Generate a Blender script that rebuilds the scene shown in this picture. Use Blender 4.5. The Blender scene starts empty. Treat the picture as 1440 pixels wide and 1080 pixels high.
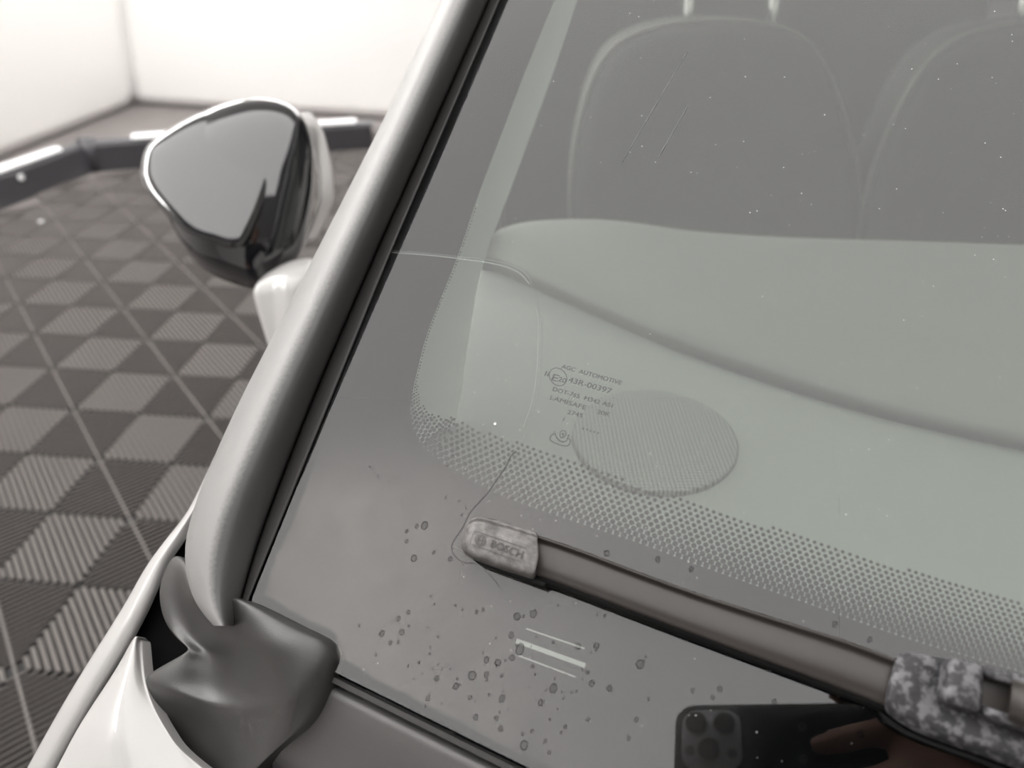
import bpy, bmesh, math, random
from mathutils import Vector as V, Matrix, noise
random.seed(7)
S = bpy.context.scene
COL = S.collection

# ------------------------------------------------------------------ camera
F = 998.0; PITCH = math.radians(33.9); CAMH = 1.28
cam_d = bpy.data.cameras.new('camera'); cam = bpy.data.objects.new('camera', cam_d); COL.objects.link(cam)
cam_d.sensor_width = 36; cam_d.lens = F / 1440 * 36; cam_d.clip_start = 0.01; cam_d.clip_end = 60
cam.location = (0, 0, CAMH); cam.rotation_euler = (math.pi / 2 - PITCH, 0, 0)
cam_d.dof.use_dof = True; cam_d.dof.focus_distance = 0.285; cam_d.dof.aperture_fstop = 8.0
S.camera = cam
# ------------------------------------------------------------------ world, exposure
w = bpy.data.worlds.new('world'); S.world = w; w.use_nodes = True
w.node_tree.nodes['Background'].inputs[0].default_value = (1, 0.98, 0.96, 1)
w.node_tree.nodes['Background'].inputs[1].default_value = 0.3
S.view_settings.view_transform = 'Standard'; S.view_settings.look = 'None'
S.view_settings.exposure = 0.0; S.view_settings.gamma = 1.0; S.view_settings.use_curve_mapping = False
S.cycles.max_bounces = 7; S.cycles.diffuse_bounces = 3; S.cycles.glossy_bounces = 3; S.cycles.transparent_max_bounces = 12
S.cycles.caustics_reflective = False; S.cycles.caustics_refractive = False
PANEL_L = 2.9      # the luminous ceiling panel above the car
STRIP_L = 38.0      # strips added out of view to whiten the walls and light the floor

# ------------------------------------------------------------------ projection helpers (measured points -> places in the scene)
cp, sp = math.cos(PITCH), math.sin(PITCH)
C = V((0, 0, CAMH))
def ray(x, y):
    x -= 720.0; y = 540.0 - y
    return V((x, y * sp + F * cp, y * cp - F * sp))
n = -ray(995, 1030).normalized()            # windscreen normal
DG = 0.25
G0 = C - DG * n
eu = V((0, 0, 1)).cross(n).normalized(); ev = n.cross(eu)
hd = V((-n.x, -n.y, 0)).normalized()
def G(x, y, h=0.0):                          # on the windscreen plane, h metres outside it
    r = ray(x, y); return C + r * ((-DG + h) / n.dot(r))
def Zp(x, y, z): r = ray(x, y); return C + r * ((z - CAMH) / r.z)
def Yp(x, y, Y): r = ray(x, y); return C + r * (Y / r.y)
def Dp(x, y, d): return C + ray(x, y) * (d / F)
def uv(x, y): p = G(x, y) - G0; return p.dot(eu), p.dot(ev)
U0, KC = 0.15, 0.36
def GP(u, v, h=0.0):
    return G0 + u * eu + v * ev + h * n + KC * max(0, u - U0) ** 2 * hd
def pxm(x, y): return F / (G(x, y) - C).dot(V((0, cp, -sp)))   # pixels per metre on the glass

# ------------------------------------------------------------------ materials
def mat(name, col, rough=0.5, metal=0.0, spec=0.5, coat=0.0, noise_amt=0.0, noise_scale=40, bump=0.0, bump_scale=300, emit=None):
    m = bpy.data.materials.new(name); m.use_nodes = True
    nt = m.node_tree; b = nt.nodes['Principled BSDF']
    b.inputs['Base Color'].default_value = (*col, 1); b.inputs['Roughness'].default_value = rough
    b.inputs['Metallic'].default_value = metal; b.inputs['Specular IOR Level'].default_value = spec
    b.inputs['Coat Weight'].default_value = coat; b.inputs['Coat Roughness'].default_value = 0.03
    if emit:
        b.inputs['Emission Color'].default_value = (*emit[0], 1); b.inputs['Emission Strength'].default_value = emit[1]
    tc = nt.nodes.new('ShaderNodeTexCoord')
    if noise_amt:
        nz = nt.nodes.new('ShaderNodeTexNoise'); nz.inputs['Scale'].default_value = noise_scale; nz.inputs['Detail'].default_value = 6
        nt.links.new(tc.outputs['Object'], nz.inputs['Vector'])
        mr = nt.nodes.new('ShaderNodeMapRange'); mr.inputs[3].default_value = 1 - noise_amt; mr.inputs[4].default_value = 1 + noise_amt
        nt.links.new(nz.outputs['Fac'], mr.inputs[0])
        mx = nt.nodes.new('ShaderNodeVectorMath'); mx.operation = 'SCALE'; mx.inputs[0].default_value = col
        nt.links.new(mr.outputs[0], mx.inputs['Scale']); nt.links.new(mx.outputs[0], b.inputs['Base Color'])
    if bump:
        nb = nt.nodes.new('ShaderNodeTexNoise'); nb.inputs['Scale'].default_value = bump_scale; nb.inputs['Detail'].default_value = 3
        nt.links.new(tc.outputs['Object'], nb.inputs['Vector'])
        bp = nt.nodes.new('ShaderNodeBump'); bp.inputs['Strength'].default_value = bump; bp.inputs['Distance'].default_value = 0.001
        nt.links.new(nb.outputs['Fac'], bp.inputs['Height']); nt.links.new(bp.outputs[0], b.inputs['Normal'])
    return m
def mat_worn(name, c1, c2, scale, lo, hi, rough=0.6):
    m = mat(name, c1, rough, bump=0.25, bump_scale=600); nt = m.node_tree; b = nt.nodes['Principled BSDF']
    tc = nt.nodes.new('ShaderNodeTexCoord'); nz = nt.nodes.new('ShaderNodeTexNoise')
    nz.inputs['Scale'].default_value = scale; nz.inputs['Detail'].default_value = 5; nz.inputs['Roughness'].default_value = 0.62
    nt.links.new(tc.outputs['Object'], nz.inputs['Vector'])
    cr = nt.nodes.new('ShaderNodeValToRGB'); cr.color_ramp.elements[0].position = lo; cr.color_ramp.elements[1].position = hi
    cr.color_ramp.elements[0].color = (*c1, 1); cr.color_ramp.elements[1].color = (*c2, 1)
    nt.links.new(nz.outputs['Fac'], cr.inputs[0]); nt.links.new(cr.outputs[0], b.inputs['Base Color'])
    return m
def mat_glass(name, tint, f0=0.045, edge=1.0):
    m = bpy.data.materials.new(name); m.use_nodes = True; nt = m.node_tree; nt.nodes.clear()
    o = nt.nodes.new('ShaderNodeOutputMaterial'); t = nt.nodes.new('ShaderNodeBsdfTransparent'); g = nt.nodes.new('ShaderNodeBsdfGlossy')
    t.inputs[0].default_value = (*tint, 1); g.inputs['Roughness'].default_value = 0.0; g.inputs[0].default_value = (1, 1, 1, 1)
    lw = nt.nodes.new('ShaderNodeLayerWeight'); lw.inputs[0].default_value = 0.5
    p = nt.nodes.new('ShaderNodeMath'); p.operation = 'POWER'; p.inputs[1].default_value = 5
    q = nt.nodes.new('ShaderNodeMath'); q.operation = 'MULTIPLY_ADD'; q.inputs[1].default_value = (1 - f0) * edge; q.inputs[2].default_value = f0
    mx = nt.nodes.new('ShaderNodeMixShader')
    nt.links.new(lw.outputs['Facing'], p.inputs[0]); nt.links.new(p.outputs[0], q.inputs[0]); nt.links.new(q.outputs[0], mx.inputs[0])
    nt.links.new(t.outputs[0], mx.inputs[1]); nt.links.new(g.outputs[0], mx.inputs[2]); nt.links.new(mx.outputs[0], o.inputs[0])
    return m
def mat_film(name, col, alpha, lo=0.35, hi=0.7, scale=60):
    """thin dust or water residue: patchy diffuse over transparent"""
    m = bpy.data.materials.new(name); m.use_nodes = True; nt = m.node_tree; nt.nodes.clear()
    o = nt.nodes.new('ShaderNodeOutputMaterial'); t = nt.nodes.new('ShaderNodeBsdfTransparent'); d = nt.nodes.new('ShaderNodeBsdfDiffuse')
    d.inputs[0].default_value = (*col, 1)
    tc = nt.nodes.new('ShaderNodeTexCoord'); nz = nt.nodes.new('ShaderNodeTexNoise'); nz.inputs['Scale'].default_value = scale; nz.inputs['Detail'].default_value = 6
    mr = nt.nodes.new('ShaderNodeMapRange'); mr.inputs[1].default_value = lo; mr.inputs[2].default_value = hi; mr.inputs[3].default_value = alpha * 0.68; mr.inputs[4].default_value = alpha
    at = nt.nodes.new('ShaderNodeAttribute'); at.attribute_name = 'cover'
    mu = nt.nodes.new('ShaderNodeMath'); mu.operation = 'MULTIPLY'
    mx = nt.nodes.new('ShaderNodeMixShader')
    nt.links.new(tc.outputs['Object'], nz.inputs['Vector']); nt.links.new(nz.outputs['Fac'], mr.inputs[0])
    nt.links.new(mr.outputs[0], mu.inputs[0]); nt.links.new(at.outputs['Fac'], mu.inputs[1])
    nt.links.new(mu.outputs[0], mx.inputs[0]); nt.links.new(t.outputs[0], mx.inputs[1]); nt.links.new(d.outputs[0], mx.inputs[2]); nt.links.new(mx.outputs[0], o.inputs[0])
    return m
M = dict(
    wall=mat('white_vinyl', (0.86, 0.845, 0.83), 0.35, bump=0.3, bump_scale=3),
    ceiling=mat('white_ceiling', (0.85, 0.85, 0.84), 0.7),
    panel=mat('luminous_panel', (0.9, 0.9, 0.9), 0.6, emit=((1, 0.985, 0.97), PANEL_L)),
    strip=mat('added_light_strip', (0.9, 0.9, 0.9), 0.6, emit=((1, 0.985, 0.97), STRIP_L)),
    alu=mat('aluminium', (0.7, 0.7, 0.7), 0.3, 1.0),
    floor=mat('floor_base', (0.05, 0.046, 0.044), 0.6, noise_amt=0.2, noise_scale=8),
    mat_out=mat('floor_mat', (0.15, 0.135, 0.13), 0.5, noise_amt=0.15, noise_scale=4),
    tile=mat('rubber_tile', (0.108, 0.096, 0.090), 0.5, spec=0.4, noise_amt=0.12, noise_scale=9),
    tileshade=mat('painted_rib_shade', (0.010, 0.009, 0.0085), 0.6, spec=0.3),  # shade on rib sides and in gaps, painted in as near-black
    kerb=mat('black_plastic_kerb', (0.055, 0.054, 0.06), 0.35),
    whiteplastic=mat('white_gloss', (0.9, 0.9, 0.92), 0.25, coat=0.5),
    paint=mat('white_paint', (0.43, 0.42, 0.41), 0.3, coat=0.6),
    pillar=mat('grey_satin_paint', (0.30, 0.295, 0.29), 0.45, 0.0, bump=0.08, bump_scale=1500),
    rubber=mat('black_rubber', (0.03, 0.028, 0.027), 0.55, spec=0.4),
    blackrub=mat('wiper_rubber', (0.006, 0.006, 0.006), 0.6, spec=0.2),
    cowl=mat('textured_black_plastic', (0.024, 0.023, 0.022), 0.46, spec=0.9, noise_amt=0.15, noise_scale=60, bump=0.12, bump_scale=2200),
    cowl2=mat('smooth_black_plastic', (0.11, 0.106, 0.105), 0.4, noise_amt=0.12, noise_scale=30, bump=0.1, bump_scale=1200),
    void=mat('dark_cavity', (0.004, 0.004, 0.004), 0.9, spec=0.1),
    gloss=mat('gloss_black', (0.006, 0.006, 0.008), 0.06, spec=0.5, coat=0.6),
    frit=mat('black_ceramic', (0.003, 0.003, 0.0035), 0.6, spec=0.0),
    mark=mat('etched_marking', (0.006, 0.007, 0.007), 0.7, spec=0.0),
    clear=mat('clear_window_in_print', (0.27, 0.28, 0.27), 0.6, spec=0.2),
    glass=mat_glass('windscreen_glass', (0.90, 0.94, 0.905), 0.056),
    glass_in=mat_glass('windscreen_inner_face', (0.92, 0.95, 0.92), 0.004, 0.05),
    dash=mat('grey_dash', (0.152, 0.160, 0.151), 0.6, spec=0.2),
    dash2=mat('grey_dash_pad', (0.118, 0.121, 0.113), 0.6, spec=0.2),
    trim=mat('pale_trim', (0.50, 0.52, 0.50), 0.6, spec=0.2),
    seat=mat('dark_fabric', (0.035, 0.034, 0.032), 0.9, spec=0.2, noise_amt=0.2, noise_scale=20),
    piping=mat('pale_piping', (0.12, 0.115, 0.105), 0.7),
    chrome=mat('chrome', (0.8, 0.8, 0.8), 0.12, 1.0),
    wiper=mat('wiper_spoiler', (0.034, 0.029, 0.026), 0.42, noise_amt=0.12, noise_scale=50),
    cap=mat_worn('worn_cap_plastic', (0.085, 0.08, 0.077), (0.21, 0.20, 0.195), 260, 0.35, 0.72),
    adapter=mat_worn('weathered_adapter_plastic', (0.030, 0.029, 0.032), (0.15, 0.147, 0.155), 330, 0.47, 0.58),
    engrave=mat('engraved_line', (0.075, 0.072, 0.07), 0.7),
    drop=mat_film('dried_drop', (0.02, 0.02, 0.021), 0.55),
    dropring=mat_film('dried_drop_ring', (0.012, 0.012, 0.012), 0.62, 0.1, 0.3),
    dust=mat_film('dust_film', (0.55, 0.52, 0.49), 0.21, 0.3, 0.62, 90),
    speck=mat('dust_speck', (0.75, 0.74, 0.72), 0.8),
    crack=mat('crack_line', (0.05, 0.05, 0.05), 0.5),
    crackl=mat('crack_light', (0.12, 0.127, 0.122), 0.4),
    phone=mat('dark_phone_glass', (0.010, 0.011, 0.016), 0.25, coat=0.4),
    phonecase=mat('clear_case_edge', (0.12, 0.12, 0.11), 0.2, coat=0.6),
    bump=mat('camera_plateau', (0.5, 0.51, 0.53), 0.35, 0.8),
    lens=mat('lens_glass', (0.006, 0.006, 0.008), 0.05, coat=1.0),
    lensring=mat('lens_ring', (0.16, 0.16, 0.17), 0.3, 1.0),
    skin=mat('skin', (0.36, 0.20, 0.145), 0.5, noise_amt=0.12, noise_scale=60, bump=0.2, bump_scale=500),
    nail=mat('nail', (0.5, 0.3, 0.25), 0.25),
    shirt=mat('black_sweater', (0.015, 0.015, 0.017), 0.9, noise_amt=0.2, noise_scale=30),
    trousers=mat('dark_trousers', (0.02, 0.022, 0.03), 0.9),
    shoe=mat('dark_shoe', (0.02, 0.02, 0.02), 0.5),
    hair=mat('dark_hair', (0.015, 0.010, 0.008), 0.6),
)
# pillar: paler towards the outer face, darker towards the inner face
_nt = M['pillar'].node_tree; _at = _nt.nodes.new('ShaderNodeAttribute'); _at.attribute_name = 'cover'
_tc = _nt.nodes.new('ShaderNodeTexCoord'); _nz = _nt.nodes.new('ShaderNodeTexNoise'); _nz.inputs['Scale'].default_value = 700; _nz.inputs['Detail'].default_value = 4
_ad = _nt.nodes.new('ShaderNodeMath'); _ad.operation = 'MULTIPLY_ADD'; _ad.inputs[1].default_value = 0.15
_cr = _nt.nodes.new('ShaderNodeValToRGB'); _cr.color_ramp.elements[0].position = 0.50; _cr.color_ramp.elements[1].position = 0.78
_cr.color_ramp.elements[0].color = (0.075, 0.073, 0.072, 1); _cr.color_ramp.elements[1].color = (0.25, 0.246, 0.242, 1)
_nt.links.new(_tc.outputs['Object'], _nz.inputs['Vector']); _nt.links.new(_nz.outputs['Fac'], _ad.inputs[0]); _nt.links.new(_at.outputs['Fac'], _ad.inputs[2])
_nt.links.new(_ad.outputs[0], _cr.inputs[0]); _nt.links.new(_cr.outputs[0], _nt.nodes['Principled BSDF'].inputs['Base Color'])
M['gloss'].node_tree.nodes['Principled BSDF'].inputs['IOR'].default_value = 1.75
# speaker grille: fine perforation on the dash
gm = mat('perforated_grille', (0.2, 0.21, 0.2), 0.6, spec=0.2); M['grille'] = gm
_nt = gm.node_tree; _tc = _nt.nodes.new('ShaderNodeTexCoord'); _vo = _nt.nodes.new('ShaderNodeTexVoronoi')
_vo.voronoi_dimensions = '2D'; _vo.inputs['Scale'].default_value = 430; _vo.inputs['Randomness'].default_value = 0.0
_cr = _nt.nodes.new('ShaderNodeValToRGB'); _cr.color_ramp.elements[0].position = 0.25; _cr.color_ramp.elements[1].position = 0.45
_cr.color_ramp.elements[0].color = (0.03, 0.031, 0.03, 1); _cr.color_ramp.elements[1].color = (0.165, 0.172, 0.165, 1)
_nt.links.new(_tc.outputs['Object'], _vo.inputs['Vector']); _nt.links.new(_vo.outputs['Distance'], _cr.inputs[0])
_nt.links.new(_cr.outputs[0], _nt.nodes['Principled BSDF'].inputs['Base Color'])

# ------------------------------------------------------------------ object helpers
def obj(name, verts, faces, m, parent=None, smooth=False, label=None):
    me = bpy.data.meshes.new(name); me.from_pydata([tuple(v) for v in verts], [], faces); me.validate(); me.update()
    return link(name, me, m, parent, smooth, label)
def link(name, me, m, parent=None, smooth=False, label=None):
    o = bpy.data.objects.new(name, me); COL.objects.link(o)
    if m is not None and not me.materials: me.materials.append(m)
    if smooth:
        for p in me.polygons: p.use_smooth = True
    if parent is not None: o.parent = parent; o.matrix_parent_inverse = parent.matrix_world.inverted() if False else Matrix.Identity(4)
    if label: o['label'] = label
    return o
def thing(name, label, cat, group=None):
    o = bpy.data.objects.new(name, None); COL.objects.link(o); o['label'] = label; o['category'] = cat
    if group: o['group'] = group
    return o
def tag(o, label=None, cat=None, group=None, kind=None):
    if label: o['label'] = label
    if cat: o['category'] = cat
    if group: o['group'] = group
    if kind: o['kind'] = kind
    return o
def fixn(o):
    bm = bmesh.new(); bm.from_mesh(o.data); bmesh.ops.recalc_face_normals(bm, faces=bm.faces); bm.to_mesh(o.data); bm.free(); return o
def sub(o, lv=2, bevel=None):
    if bevel:
        b = o.modifiers.new('bevel', 'BEVEL'); b.width = bevel; b.segments = 3; b.limit_method = 'ANGLE'
    if lv:
        s = o.modifiers.new('sub', 'SUBSURF'); s.levels = lv; s.render_levels = lv
    return o
def grid_faces(r, c, closed=False):
    f = []
    for i in range(r - 1):
        for j in range(c if closed else c - 1):
            k = (j + 1) % c
            f.append((i * c + j, i * c + k, (i + 1) * c + k, (i + 1) * c + j))
    return f
def loft(name, rows, m, parent=None, closed=False, caps=False, lv=0, smooth=True, label=None, skirt=None):
    """rows: list of equal-length lists of points"""
    c = len(rows[0]); vs = [p for r in rows for p in r]; f = grid_faces(len(rows), c, closed)
    if caps: f.append(tuple(range(c))[::-1]); f.append(tuple(range((len(rows) - 1) * c, len(rows) * c)))
    if skirt is not None:                       # turn the rim down by a vector so that the sheet has depth
        R = len(rows)
        rim = [j for j in range(c)] + [i * c + c - 1 for i in range(1, R)] + [(R - 1) * c + j for j in range(c - 2, -1, -1)] + [i * c for i in range(R - 2, 0, -1)]
        b0 = len(vs); L = len(rim)
        for k in (0.25, 1.0):
            vs += [vs[i] + skirt * k for i in rim]
        for k in range(L):
            q = (k + 1) % L
            f.append((rim[k], b0 + k, b0 + q, rim[q])); f.append((b0 + k, b0 + L + k, b0 + L + q, b0 + q))
    o = obj(name, vs, f, m, parent, smooth, label); fixn(o)
    if lv: sub(o, lv)
    return o
def prism(name, pts, ext, m, parent=None, bevel=0.0, label=None, smooth=True):
    k = len(pts); vs = list(pts) + [p + ext for p in pts]
    f = [tuple(range(k)), tuple(range(2 * k - 1, k - 1, -1))] + [(i, (i + 1) % k, k + (i + 1) % k, k + i) for i in range(k)]
    o = obj(name, vs, f, m, parent, smooth and bevel > 0, label); fixn(o)
    if bevel:
        b = o.modifiers.new('bevel', 'BEVEL'); b.width = bevel; b.segments = 3; b.limit_method = 'ANGLE'; b.harden_normals = False
    return o
def box(name, lo, hi, m, parent=None, bevel=0.0, label=None, rotz=0, piv=None):
    ps = [V((x, y, lo[2])) for x, y in ((lo[0], lo[1]), (hi[0], lo[1]), (hi[0], hi[1]), (lo[0], hi[1]))]
    return prism(name, ps, V((0, 0, hi[2] - lo[2])), m, parent, bevel, label)
def tube(name, pts, rad, m, parent=None, seg=8, label=None, smooth=True, closed=False):
    pts = [V(p) for p in pts]; rows = []
    N = len(pts); rs = rad if isinstance(rad, (list, tuple)) else [rad] * N
    for i, p in enumerate(pts):
        a = pts[(i - 1) % N] if closed else pts[max(0, i - 1)]; b = pts[(i + 1) % N] if closed else pts[min(N - 1, i + 1)]
        t = (b - a).normalized(); s = t.cross(V((0.13, 0.21, 0.97))).normalized(); q = t.cross(s)
        rows.append([p + rs[i] * (math.cos(2 * math.pi * k / seg) * s + math.sin(2 * math.pi * k / seg) * q) for k in range(seg)])
    if closed: rows.append(rows[0])
    return loft(name, rows, m, parent, closed=True, caps=not closed, smooth=smooth, label=label)
def ribbon_g(name, pts, wpx, h, m, parent, label=None, vs=None, fs=None):
    """flat line on the glass; pts in photo coordinates, width in pixels"""
    own = vs is None
    if own: vs, fs = [], []
    P3 = [G(x, y, h) for x, y in pts]; b = len(vs)
    ws = wpx if isinstance(wpx, (list, tuple)) else [wpx] * len(pts)
    for i, p in enumerate(P3):
        t = (P3[min(i + 1, len(P3) - 1)] - P3[max(i - 1, 0)]).normalized(); s = n.cross(t) * (ws[i] / pxm(*pts[i]) / 2)
        vs += [p + s, p - s]
    for i in range(len(pts) - 1): fs.append((b + 2 * i, b + 2 * i + 1, b + 2 * i + 3, b + 2 * i + 2))
    if own: return obj(name, vs, fs, m, parent, label=label)
def catmull(pts, k=6):
    out = []; q = [pts[0]] + list(pts) + [pts[-1]]
    for i in range(1, len(q) - 2):
        p0, p1, p2, p3 = q[i - 1:i + 3]
        for j in range(k):
            t = j / k
            out.append(tuple(0.5 * (2 * b + (c - a) * t + (2 * a - 5 * b + 4 * c - d) * t * t + (3 * b - a - 3 * c + d) * t ** 3) for a, b, c, d in zip(p0, p1, p2, p3)))
    out.append(tuple(pts[-1])); return out
def interp(tab, x):
    if x <= tab[0][0]:
        (a, b), (c, d) = tab[0], tab[1]
    elif x >= tab[-1][0]:
        (a, b), (c, d) = tab[-2], tab[-1]
    else:
        for (a, b), (c, d) in zip(tab, tab[1:]):
            if a <= x <= c: break
    return b + (d - b) * (x - a) / (c - a)
def text_mesh(s):
    cu = bpy.data.curves.new('lettering', 'FONT'); cu.body = s; cu.size = 1; cu.resolution_u = 3
    o = bpy.data.objects.new('lettering', cu); COL.objects.link(o)
    dg = bpy.context.evaluated_depsgraph_get(); me = bpy.data.meshes.new_from_object(o.evaluated_get(dg))
    bpy.data.objects.remove(o); bpy.data.curves.remove(cu); return me
def text_g(name, s, p0, p1, cap_px, h, m, parent, label=None):
    """lettering on the glass plane between two baseline points"""
    me = text_mesh(s); A, B = G(*p0, h), G(*p1, h); ex = (B - A).normalized(); ey = n.cross(ex)
    xs = [v.co.x for v in me.vertices]; x0, x1 = min(xs), max(xs)
    kx = (B - A).length / max(1e-6, x1 - x0); ky = cap_px / pxm(*p0) / 0.70
    base = [A + ex * ((v.co.x - x0) * kx) + ey * (v.co.y * ky) for v in me.vertices]; fc = [tuple(p.vertices) for p in me.polygons]
    vs, fs, st = [], [], 0.28 / pxm(*p0)                                # struck twice, a hair apart, for the bolder stroke
    for dx, dy, dn in ((-1, 0, 0), (1, 0, 0.00001), (0, 0.8, 0.00002)):
        b = len(vs); vs += [p + ex * (dx * st) + ey * (dy * st) + n * dn for p in base]; fs += [tuple(k + b for k in f) for f in fc]
    bpy.data.meshes.remove(me)
    return obj(name, vs, fs, m, parent, label=label)
def disc_pts(c, r, ex, ey, k=12): return [c + r * (math.cos(2 * math.pi * i / k) * ex + math.sin(2 * math.pi * i / k) * ey) for i in range(k)]

# ================================================================== THE ROOM
fl = obj('floor', [V((-5, -4.2, 0)), V((4.2, -4.2, 0)), V((4.2, 6.5, 0)), V((-5, 6.5, 0))], [(0, 1, 2, 3)], M['mat_out'])
tag(fl, 'grey-brown garage floor laid with ribbed diamond-pattern tiles', kind='structure')
RC = [V((-2.93, 5.8, 0)), V((3.9, 4.26, 0)), V((3.6, -3.9, 0)), V((-4.3, -3.9, 0))]
CZ = 3.05
for i, (nm, lb) in enumerate((('wall_back', 'glossy white vinyl booth wall behind the mirror'), ('wall_right', 'white booth wall beyond the car'), ('wall_front', 'white booth wall behind the photographer'), ('wall_left', 'white vinyl booth wall at the left edge of the floor'))):
    a, b = RC[i], RC[(i + 1) % 4]; d = (b - a).normalized(); a = a - d * 0.06; b = b + d * 0.06; out = V((-d.y, d.x, 0))
    N = 24; rows = []
    for zz in (0.02, 0.12, 1.0, 2.0, CZ):
        lean = V((0.14, 0.04, 0)) * zz
        rows.append([a + (b - a) * (k / N) + V((0, 0, zz)) + lean * ((1 - k / N) if i == 0 else (k / N if i == 3 else 0)) + out * (0.012 * noise.noise(V((k * 0.9, zz * 1.7, i * 9)))) for k in range(N + 1)])
    o = loft(nm, rows, M['wall'], lv=1, label=lb); tag(o, kind='structure')
    sd = o.modifiers.new('thick', 'SOLIDIFY'); sd.thickness = 0.01
o = prism('ceiling', [p + V((0, 0, CZ)) for p in RC], V((0, 0, 0.05)), M['ceiling']); tag(o, 'flat white booth ceiling', kind='structure')
t = thing('ceiling_light', 'large square luminous panel in the ceiling above the windscreen', 'ceiling light')
box('diffuser', (-2.4, -1.25, CZ - 0.03), (1.0, 1.55, CZ - 0.012), M['panel'], t)
for lo, hi in (((-2.44, -1.29), (1.04, -1.25)), ((-2.44, 1.55), (1.04, 1.59)), ((-2.44, -1.25), (-2.4, 1.55)), ((1.0, -1.25), (1.04, 1.55))):
    box('frame', (*lo, CZ - 0.04), (*hi, CZ - 0.001), M['alu'], t)
for lb, a, b in (('long light strip added out of view to brighten the back wall', V((-2.25, 5.55, 0)), V((3.4, 4.15, 0))), ('light strip added out of view to brighten the left wall', V((-3.55, -0.6, 0)), V((-2.35, 5.0, 0)))):
    t = thing('added_light_strip', lb, 'lamp'); d = (b - a).normalized(); o_ = V((-d.y, d.x, 0)) * 0.11
    def bar(k, z0, z1, m, nm): prism(nm, [p + q * k + V((0, 0, z0)) for p, q in ((a - d * (k - 1) * 0.1, -o_), (b + d * (k - 1) * 0.1, -o_), (b + d * (k - 1) * 0.1, o_), (a - d * (k - 1) * 0.1, o_))], V((0, 0, z1 - z0)), m, t)
    bar(1.0, CZ - 0.05, CZ - 0.02, M['strip'], 'diffuser'); bar(1.15, CZ - 0.03, CZ - 0.002, M['alu'], 'housing')

# ---- floor tiles: ribs run square to each edge, so four triangles meet in every tile
TS = 0.30; NR = 20; az = math.radians(39.2)
TA = V((-math.sin(az), math.cos(az), 0)); TB = V((math.cos(az), math.sin(az), 0)); TO = Zp(103, 575, 0.012); TO.z = 0
def tile_mesh():
    vs, fs, sm = [], [], []
    p = TS / NR; H = 0.011; wA, wB = 0.42 * p, 0.25 * p; J = 0.0022; dk = [0]  # thinner ribs one way let more painted shade show in those diamonds
    def L(a, b, z): return TA * a + TB * b + V((0, 0, z))
    def quad(*q):
        b = len(vs); vs.extend(q); fs.append(tuple(range(b, b + len(q))))
    quad(L(0, 0, 0.003), L(0, TS, 0.003), L(TS, TS, 0.003), L(TS, 0, 0.003))
    for b0, b1 in ((0, J), (TS - J, TS)):
        quad(L(0, b0, H), L(0, b1, H), L(TS, b1, H), L(TS, b0, H))
        e = b1 if b0 == 0 else b0
        quad(L(0, e, H), L(TS, e, H), L(TS, e, 0.003), L(0, e, 0.003))
    RP = [(-1.0, 0.0), (-0.92, 0.4), (-0.71, 0.71), (-0.38, 0.92), (0.0, 1.0), (0.38, 0.92), (0.71, 0.71), (0.92, 0.4), (1.0, 0.0)]
    def rib(f, c, s0, s1, wb):
        if s1 - s0 < 0.3 * p: return
        k = len(vs); m_ = len(RP)
        for s_ in (s0, s1): vs.extend([f(s_, c + wb * q, 0.003 + (H - 0.003) * z) for q, z in RP])
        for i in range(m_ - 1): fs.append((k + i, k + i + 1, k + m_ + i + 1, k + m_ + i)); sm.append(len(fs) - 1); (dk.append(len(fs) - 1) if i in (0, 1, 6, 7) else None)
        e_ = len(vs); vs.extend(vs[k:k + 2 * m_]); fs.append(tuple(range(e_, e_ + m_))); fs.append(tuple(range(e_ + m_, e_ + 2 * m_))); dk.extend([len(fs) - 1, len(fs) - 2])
    for k in range(NR):
        c = (k + 0.5) * p; e = min(c, TS - c) - 0.25 * p
        rib(lambda s, q, z: L(q, s, z), c, J, e, wB); rib(lambda s, q, z: L(q, s, z), c, TS - e, TS - J, wB)
        rib(lambda s, q, z: L(s, q, z), c, 0, e, wA); rib(lambda s, q, z: L(s, q, z), c, TS - e, TS, wA)
    me = bpy.data.meshes.new('tile'); me.from_pydata([tuple(v) for v in vs], [], fs)
    bm = bmesh.new(); bm.from_mesh(me); bmesh.ops.recalc_face_normals(bm, faces=bm.faces)
    for f in bm.faces:
        if len(f.verts) == 4 and abs(f.normal.z) > 0.9 and f.normal.z < 0: f.normal_flip()
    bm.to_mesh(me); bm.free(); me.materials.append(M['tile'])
    me.materials.append(M['tileshade'])
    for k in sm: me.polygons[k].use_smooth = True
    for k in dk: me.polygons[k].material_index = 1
    return me
tm = tile_mesh()
K1 = V((-2.43, 4.12, 0)); K0 = K1 + V((-0.156, -0.57, 0)).normalized() * 3.9; K2 = V((-0.86, 4.585, 0))
def side(a, b, p): return (b.x - a.x) * (p.y - a.y) - (b.y - a.y) * (p.x - a.x)
cnt = 0
for i in range(-8, 16):
    for j in range(-8, 14):
        o3 = TO + TA * (i * TS) + TB * (j * TS); c3 = o3 + (TA + TB) * (TS / 2)
        if c3.y < 0.35 or side(K0, K1, c3) > 0.0 or side(K1, K2, c3) > 0.0: continue
        d = c3 - C; dep = d.y * cp - d.z * sp
        if dep < 0.3: continue
        X = 720 + F * d.x / dep; Y = 540 - F * (d.y * sp + d.z * cp) / dep
        if X < -170 or X > 560 or Y > 1230 or Y < 140: continue
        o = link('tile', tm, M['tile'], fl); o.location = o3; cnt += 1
pl = Zp(57.5, 311.7, 0.012)
prism('plug', disc_pts(pl, 0.012, V((1, 0, 0)), V((0, 1, 0)), 16), V((0, 0, 0.004)), M['whiteplastic'], fl, label='small round pale plug in a floor tile')

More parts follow.
